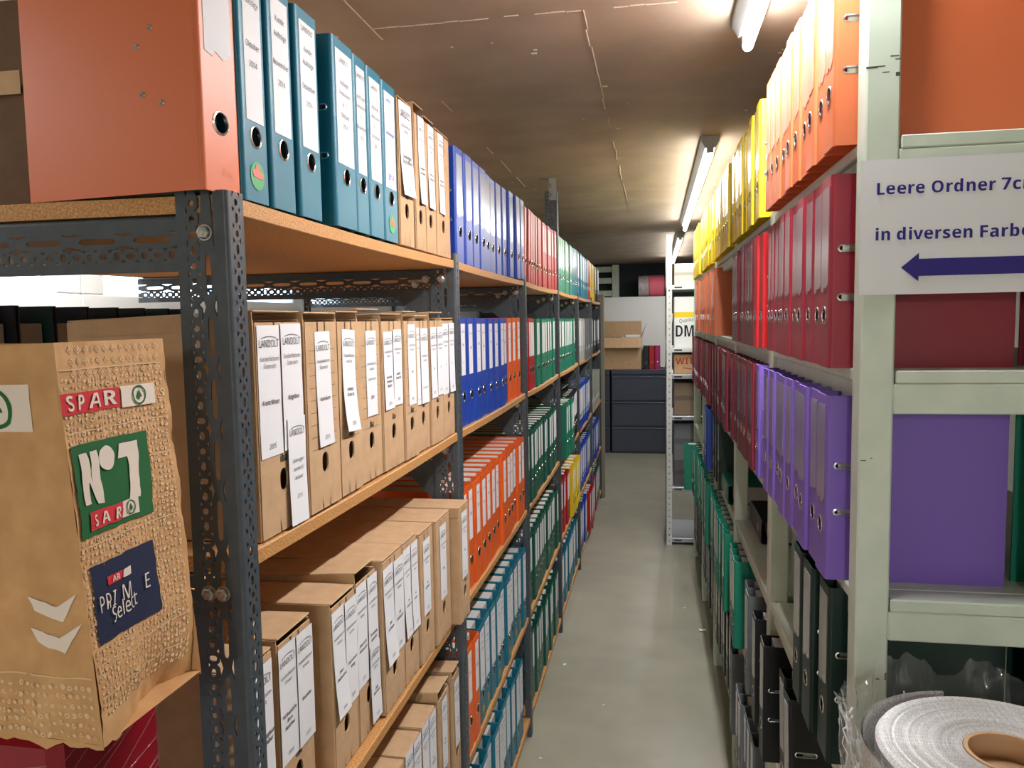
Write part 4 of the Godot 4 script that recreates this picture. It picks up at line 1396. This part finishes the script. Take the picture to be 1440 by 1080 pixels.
func roll():
	var t := thing("felt_roll", "standing roll of whitish felt with a cardboard core, bottom right", "roll", Vector3(0.405, 0, -0.955))
	M.felt = noisy(Color(0.66, 0.65, 0.64), Color(0.9, 0.89, 0.88), 0.05, 9.0, 0.95, 1.0)
	var H := 1.305
	var R := 0.142
	# wound sheet: its end face shows fine turns
	var m := MB.new()
	var prof := [Vector2(R, 0), Vector2(R, H - 0.006), Vector2(R - 0.004, H)]
	var r := R - 0.004
	while r > 0.05:
		prof.append(Vector2(r - 0.0022, H - rng.randf_range(0.0006, 0.002)))
		prof.append(Vector2(r - 0.003, H + rng.randf_range(-0.0005, 0.0015)))
		r -= 0.003
	prof.append(Vector2(0.047, H - 0.003))
	m.lathe(prof, 48)
	part("wound_felt", m.mesh(), M.felt, t)
	m = MB.new()
	m.lathe([Vector2(0.047, 0), Vector2(0.047, H + 0.001), Vector2(0.0425, H + 0.001), Vector2(0.0425, 0)], 32)
	m.lathe([Vector2(0.0425, H - 0.03), Vector2(0.0, H - 0.03)], 32)
	part("cardboard_core", m.mesh(), M.card, t)
	# loose outer turn
	m = MB.new()
	m.sheet(func(a, y): return Vector3(cos(a) * (R + 0.004 + 0.016 * pow(sin((a - 1.2) * 0.5), 2.0)), y, sin(a) * (R + 0.004 + 0.016 * pow(sin((a - 1.2) * 0.5), 2.0))), 1.2, 4.6, 0.0, H - 0.004, 30, 2)
	m.sheet(func(a, y): return Vector3(cos(a) * (R + 0.001 + 0.016 * pow(sin((a - 1.2) * 0.5), 2.0)), y, sin(a) * (R + 0.001 + 0.016 * pow(sin((a - 1.2) * 0.5), 2.0))), 1.2, 4.6, 0.0, H - 0.004, 30, 2)
	part("loose_turn", m.mesh(), M.felt, t)
	# crumpled clear film round the back
	t = thing("plastic_film", "crumpled clear plastic film pulled down around the felt roll", "plastic film", Vector3(0.405, 0, -0.955))
	m = MB.new()
	# v runs from the floor side up to the crumpled rim
	m.sheet(func(a, v):
		var y: float = 0.75 + v * 0.55
		var k := clampf((v - 0.8) / 0.2, 0.0, 1.0)
		var rr: float = R + 0.022 + 0.012 * noise.get_noise_2d(a * 4.0, y * 9.0) + 0.006 * noise.get_noise_2d(a * 15.0, y * 30.0) + 0.003 * absf(noise.get_noise_2d(a * 40.0, y * 70.0)) + k * 0.02
		var top := k * (0.03 + 0.035 * noise.get_noise_1d(a * 2.5 + 2.0) + 0.008 * noise.get_noise_1d(a * 8.0))
		return Vector3(cos(a) * rr, y + top, sin(a) * rr), 2.3, 6.0, 0.0, 1.0, 140, 80)
	part("film", m.mesh(), M.film, t)
	m = MB.new()
	for i in 46:
		var a := rng.randf_range(2.6, 5.4)
		var y := rng.randf_range(1.12, 1.31)
		var da := rng.randf_range(-0.12, 0.12)
		var dy := rng.randf_range(0.015, 0.05)
		var pts := []
		for k in 4:
			var b := a + da * k / 3.0
			var rr := R + 0.034 + 0.004 * sin(k * 2.0 + i)
			pts.append(Vector3(cos(b) * rr, y - dy * k / 3.0 + 0.004 * sin(k + i), sin(b) * rr))
		m.tube(pts, rng.randf_range(0.0006, 0.0014), 5)
	part("film_crease", m.mesh(), M.crease, t).set_meta("kind", "stuff")


# ---------------------------------------------------------------- the far end
func far_end():
	# end panel of the left rack
	var m := MB.new()
	m.box(Vector3(-0.565, 0, -7.9), Vector3(-0.5, 2.06, -7.84), 0.004)
	m.box(Vector3(-1.5, 0, -7.9), Vector3(-0.57, 2.06, -7.87), 0.003)
	var o := part("end_panel", m.mesh(), mat(Color(0.55, 0.52, 0.44), 0.6), self)
	tag(o, "beige upright panel closing the far end of the left rack", "panel")
	# drawer cabinets
	var blue := mat(Color(0.23, 0.25, 0.31), 0.4)
	for k in 3:
		var x := -1.42 + k * 0.84
		var t := thing("drawer_cabinet", "dark blue metal drawer cabinet ending the aisle, %s" % ["left of the box, mostly hidden", "under the open cardboard box", "behind the white metal shelf"][k], "cabinet", Vector3(x + 0.41, 0, -10.53), Vector3.ZERO, "dark blue drawer cabinets")
		part("cabinet_body", bx(Vector3(-0.41, 0, -0.6), Vector3(0.41, 1.133, -0.012), 0.004), blue, t)
		part("top_rim", bx(Vector3(-0.41, 1.07, -0.012), Vector3(0.41, 1.133, 0.006), 0.004), blue, t)
		for j in 3:
			var y := 0.03 + j * 0.345
			part("drawer", bx(Vector3(-0.4, y, -0.012), Vector3(0.4, y + 0.3, 0.006), 0.004), blue, t)
			part("drawer_grip", bx(Vector3(-0.4, y + 0.302, -0.012), Vector3(0.4, y + 0.318, 0.014), 0.005), mat(Color(0.3, 0.32, 0.37), 0.4), t)
	# white cupboard on the cabinets
	var w := thing("white_cupboard", "plain white cupboard standing on the dark drawer cabinets", "cupboard", Vector3(-0.28, 1.1335, -10.86))
	part("cupboard_body", bx(Vector3(-0.42, 0, -0.26), Vector3(0.42, 0.98, -0.02), 0.003), M.white, w)
	part("cupboard_door", bx(Vector3(-0.415, 0.004, -0.02), Vector3(0.415, 0.976, 0), 0.003), M.white, w)
	var ln := MB.new()
	ln.xf = Transform3D(Basis(Vector3.BACK, -0.16), Vector3(0.13, 1.1345, -10.78))
	ln.box(Vector3(-0.06, 0.01, -0.012), Vector3(0.0, 0.75, 0.012), 0.003)
	o = part("white_board", ln.mesh(), M.white, self)
	tag(o, "narrow white board leaning against the white cupboard", "board")
	# open cardboard box
	var t2 := thing("open_box", "open cardboard box with its flaps out on the drawer cabinets", "box", Vector3(-0.43, 1.1335, -10.66))
	var b := MB.new()
	b.box(Vector3(-0.25, 0, -0.15), Vector3(0.25, 0.004, 0.12), 0.001)
	b.box(Vector3(-0.25, 0, 0.116), Vector3(0.25, 0.43, 0.12), 0.001)
	b.box(Vector3(-0.25, 0, -0.15), Vector3(0.25, 0.43, -0.146), 0.001)
	b.box(Vector3(-0.25, 0, -0.146), Vector3(-0.246, 0.43, 0.116), 0.001)
	b.box(Vector3(0.246, 0, -0.146), Vector3(0.25, 0.43, 0.116), 0.001)
	part("box_body", b.mesh(), M.card, t2)
	b = MB.new()
	b.xf = Transform3D(Basis(Vector3.RIGHT, -0.55), Vector3(0, 0.43, 0.121))
	b.box(Vector3(-0.25, -0.16, 0), Vector3(0.25, 0, 0.004), 0.001)
	part("flap", b.mesh(), M.card, t2)
	b = MB.new()
	b.xf = Transform3D(Basis(Vector3.RIGHT, -0.08), Vector3(0, 0.43, -0.15))
	b.box(Vector3(-0.25, 0, 0), Vector3(0.25, 0.22, 0.004), 0.001)
	part("flap", b.mesh(), M.card, t2)
	b = MB.new()
	b.xf = Transform3D(Basis(Vector3.BACK, -0.35), Vector3(0.25, 0.43, 0))
	b.box(Vector3(0, 0, -0.14), Vector3(0.004, 0.2, 0.11), 0.001)
	part("flap", b.mesh(), M.card, t2)
	o = part("green_folder", bxs(Vector3(0.2, 0.03, 0.2), 0.008), M.green, self, Vector3(-0.56, 1.541, -10.67))
	tag(o, "green folder showing over the rim of the open cardboard box", "folder")
	for q in [[-0.33, 1.541, 0.0], [-0.3, 1.569, 0.1]]:
		o = part("paper_stack", bxs(Vector3(0.2, 0.026, 0.2), 0.003), M.paper, self, Vector3(q[0], q[1], -10.67), Vector3(0, q[2], 0))
		tag(o, "%s pale stack of papers in the open cardboard box" % ("lower" if q[2] == 0.0 else "upper"), "papers", "papers in the open box")
	part("filling", bx(Vector3(-0.24, 0.005, -0.14), Vector3(0.24, 0.405, 0.11), 0.002), M.pages, t2)
	var kk := 0
	for c in ["black", "red", "magenta"]:
		var bi := thing("ring_binder", "%s binder standing on the drawer cabinets beside the open cardboard box" % c, "binder", Vector3(-0.115 + kk * 0.075, 1.1335, -10.6), Vector3.ZERO, "binders on the drawer cabinets")
		part("cover", cover_mesh(0.07, false), M[c], bi)
		part("hole_rim", rim_mesh(0.07), M.chrome, bi)
		kk += 1
	# pink roll in bubble film on the cupboard
	t2 = thing("pink_roll", "pink roll in crumpled bubble wrap on top of the white cupboard", "roll", Vector3(-0.02, 2.262, -11.0))
	b = MB.new()
	b.xf = Transform3D(Basis(Vector3.BACK, PI / 2), Vector3(0.15, 0, 0))
	b.lathe([Vector2(0.03, 0.0), Vector2(0.13, 0.0), Vector2(0.145, 0.02), Vector2(0.145, 0.2), Vector2(0.12, 0.22), Vector2(0.03, 0.22), Vector2(0.03, 0)], 28)
	part("foam", b.mesh(), mat(Color(0.9, 0.42, 0.5), 0.7), t2)
	b = MB.new()
	b.sheet(func(a, x): return Vector3(x, cos(a) * 0.14 * (1.0 + 0.12 * noise.get_noise_2d(a * 4.0, x * 40.0)), sin(a) * 0.14 * (1.0 + 0.12 * noise.get_noise_2d(a * 4.0, x * 40.0))), 0.0, TAU, -0.2, -0.06, 24, 10)
	part("bubble_wrap", b.mesh(), mat(Color(0.72, 0.66, 0.66), 0.4), t2)
	# pale wooden rack at the back wall
	t2 = thing("back_rack", "pale green wooden shelf frame against the dark back wall", "shelf rack", Vector3(-0.62, 0, -11.25))
	for x in [-0.9, 0.02]:
		part("post", bx(Vector3(x, 0, -0.1), Vector3(x + 0.1, 2.58, 0), 0.004), M.wood, t2)
	for y in [2.14, 2.32, 2.48]:
		part("cross_rail", bx(Vector3(-0.8, y, -0.08), Vector3(0.02, y + 0.08, -0.02), 0.004), M.wood, t2)
	metal_shelf()


func metal_shelf():
	var t := thing("metal_shelf", "light grey perforated metal shelf unit at the far end of the right rack", "shelf unit", Vector3(0.09, 0, -6.25))
	var W := 0.92
	var D := 0.6
	var holes := []
	var y := 0.03
	while y < 2.44:
		holes.append(Vector4(0.022, y, 0.006, 0.008))
		y += 0.05
	var m := MB.new()
	m.plate(0, 2.46, 0.003, [[0, 0.012, []], [0.012, 0.032, holes], [0.032, 0.042, []]], 8)
	m.xf = Transform3D(Basis(Vector3.UP, -PI / 2), Vector3(0, 0, 0))
	m.plate(0, 2.46, 0.003, [[-0.04, 0.0, []]] if false else [[0.0, 0.04, []]], 8)
	var pm := m.mesh()
	for p in [[0.0, 0.0], [W - 0.042, 0.0], [0.0, -D], [W - 0.042, -D]]:
		part("post", pm, M.metal_white if p[1] == 0.0 else M.zinc, t, Vector3(p[0], 0, p[1]))
	for h in [0.055, 0.47, 1.04, 1.37, 1.58, 2.07]:
		part("shelf_deck", bx(Vector3(0.004, h - 0.035, -D), Vector3(W - 0.004, h, -0.004), 0.003), M.metal_white if h > 1.5 else M.zinc, t)
		var br := MB.new()
		for k in 4:
			br.box(Vector3(0.06 + k * 0.2, h - 0.024, -0.0045), Vector3(0.12 + k * 0.2, h - 0.012, -0.0035), 0.0)
		part("deck_slot", br.mesh(), M.inside, t)
	# white carton with a yellow band
	var c := thing("white_carton", "white carton with a yellow band and black letters on the metal shelf", "box", Vector3(0.55, 1.5805, -6.5))
	part("carton_body", bx(Vector3(-0.4, 0, -0.2), Vector3(0.4, 0.4, 0.2), 0.004), M.white, c)
	part("yellow_band", bx(Vector3(-0.4005, 0.235, -0.2005), Vector3(0.4005, 0.282, 0.2005), 0.003), M.yellow, c)
	m = MB.new()
	write(m, "DMS", -0.388, 0.085, 0.125, true, 0.0, 0.78, 0.2018)
	write(m, "paper", -0.2, 0.03, 0.05, true, 0.0, 1.0, 0.2018)
	write(m, "Qualität", -0.36, 0.195, 0.035, false, 0.0, 1.0, 0.2018, 0.12)
	part("lettering", m.mesh(), M.ink, c)
	c = thing("brown_carton", "brown carton with red lettering below the white carton on the metal shelf", "box", Vector3(0.55, 1.3705, -6.5))
	part("carton_body", bx(Vector3(-0.4, 0, -0.2), Vector3(0.4, 0.155, 0.2), 0.004), M.card, c)
	m = MB.new()
	write(m, "WITCH", -0.388, 0.075, 0.075, true, 0.0, 1.0, 0.2015, 0.03)
	m.tube([Vector3(-0.33, 0.05, 0.2012), Vector3(-0.2, 0.03, 0.2012), Vector3(-0.12, 0.055, 0.2012), Vector3(0.0, 0.04, 0.2012)], 0.003, 4)
	part("lettering", m.mesh(), mat(Color(0.7, 0.2, 0.12), 0.8), c)
	var names := ["wood-coloured carton", "grey carton", "striped grey carton", "long pale carton"]
	var hs := [[1.0405, 0.26, Color(0.5, 0.42, 0.34)], [0.4705, 0.2, Color(0.34, 0.33, 0.33)], [0.6715, 0.3, Color(0.42, 0.43, 0.44)], [2.0705, 0.17, Color(0.7, 0.67, 0.6)]]
	for k in 4:
		c = thing("carton", "%s %s on the metal shelf at the aisle end" % [names[k], ["under the lettered carton", "in the lower compartment", "stacked upon the grey carton", "lying on the topmost deck"][k]], "box", Vector3(0.55, hs[k][0], -6.52))
		part("carton_body", bx(Vector3(-0.4, 0, -0.2), Vector3(0.4, hs[k][1], 0.2), 0.004), mat(hs[k][2], 0.7), c)
		part("tape", bx(Vector3(-0.4004, hs[k][1] * 0.45, -0.2004), Vector3(0.4004, hs[k][1] * 0.6, 0.2004), 0.0), mat(hs[k][2] * 0.8, 0.5), c)
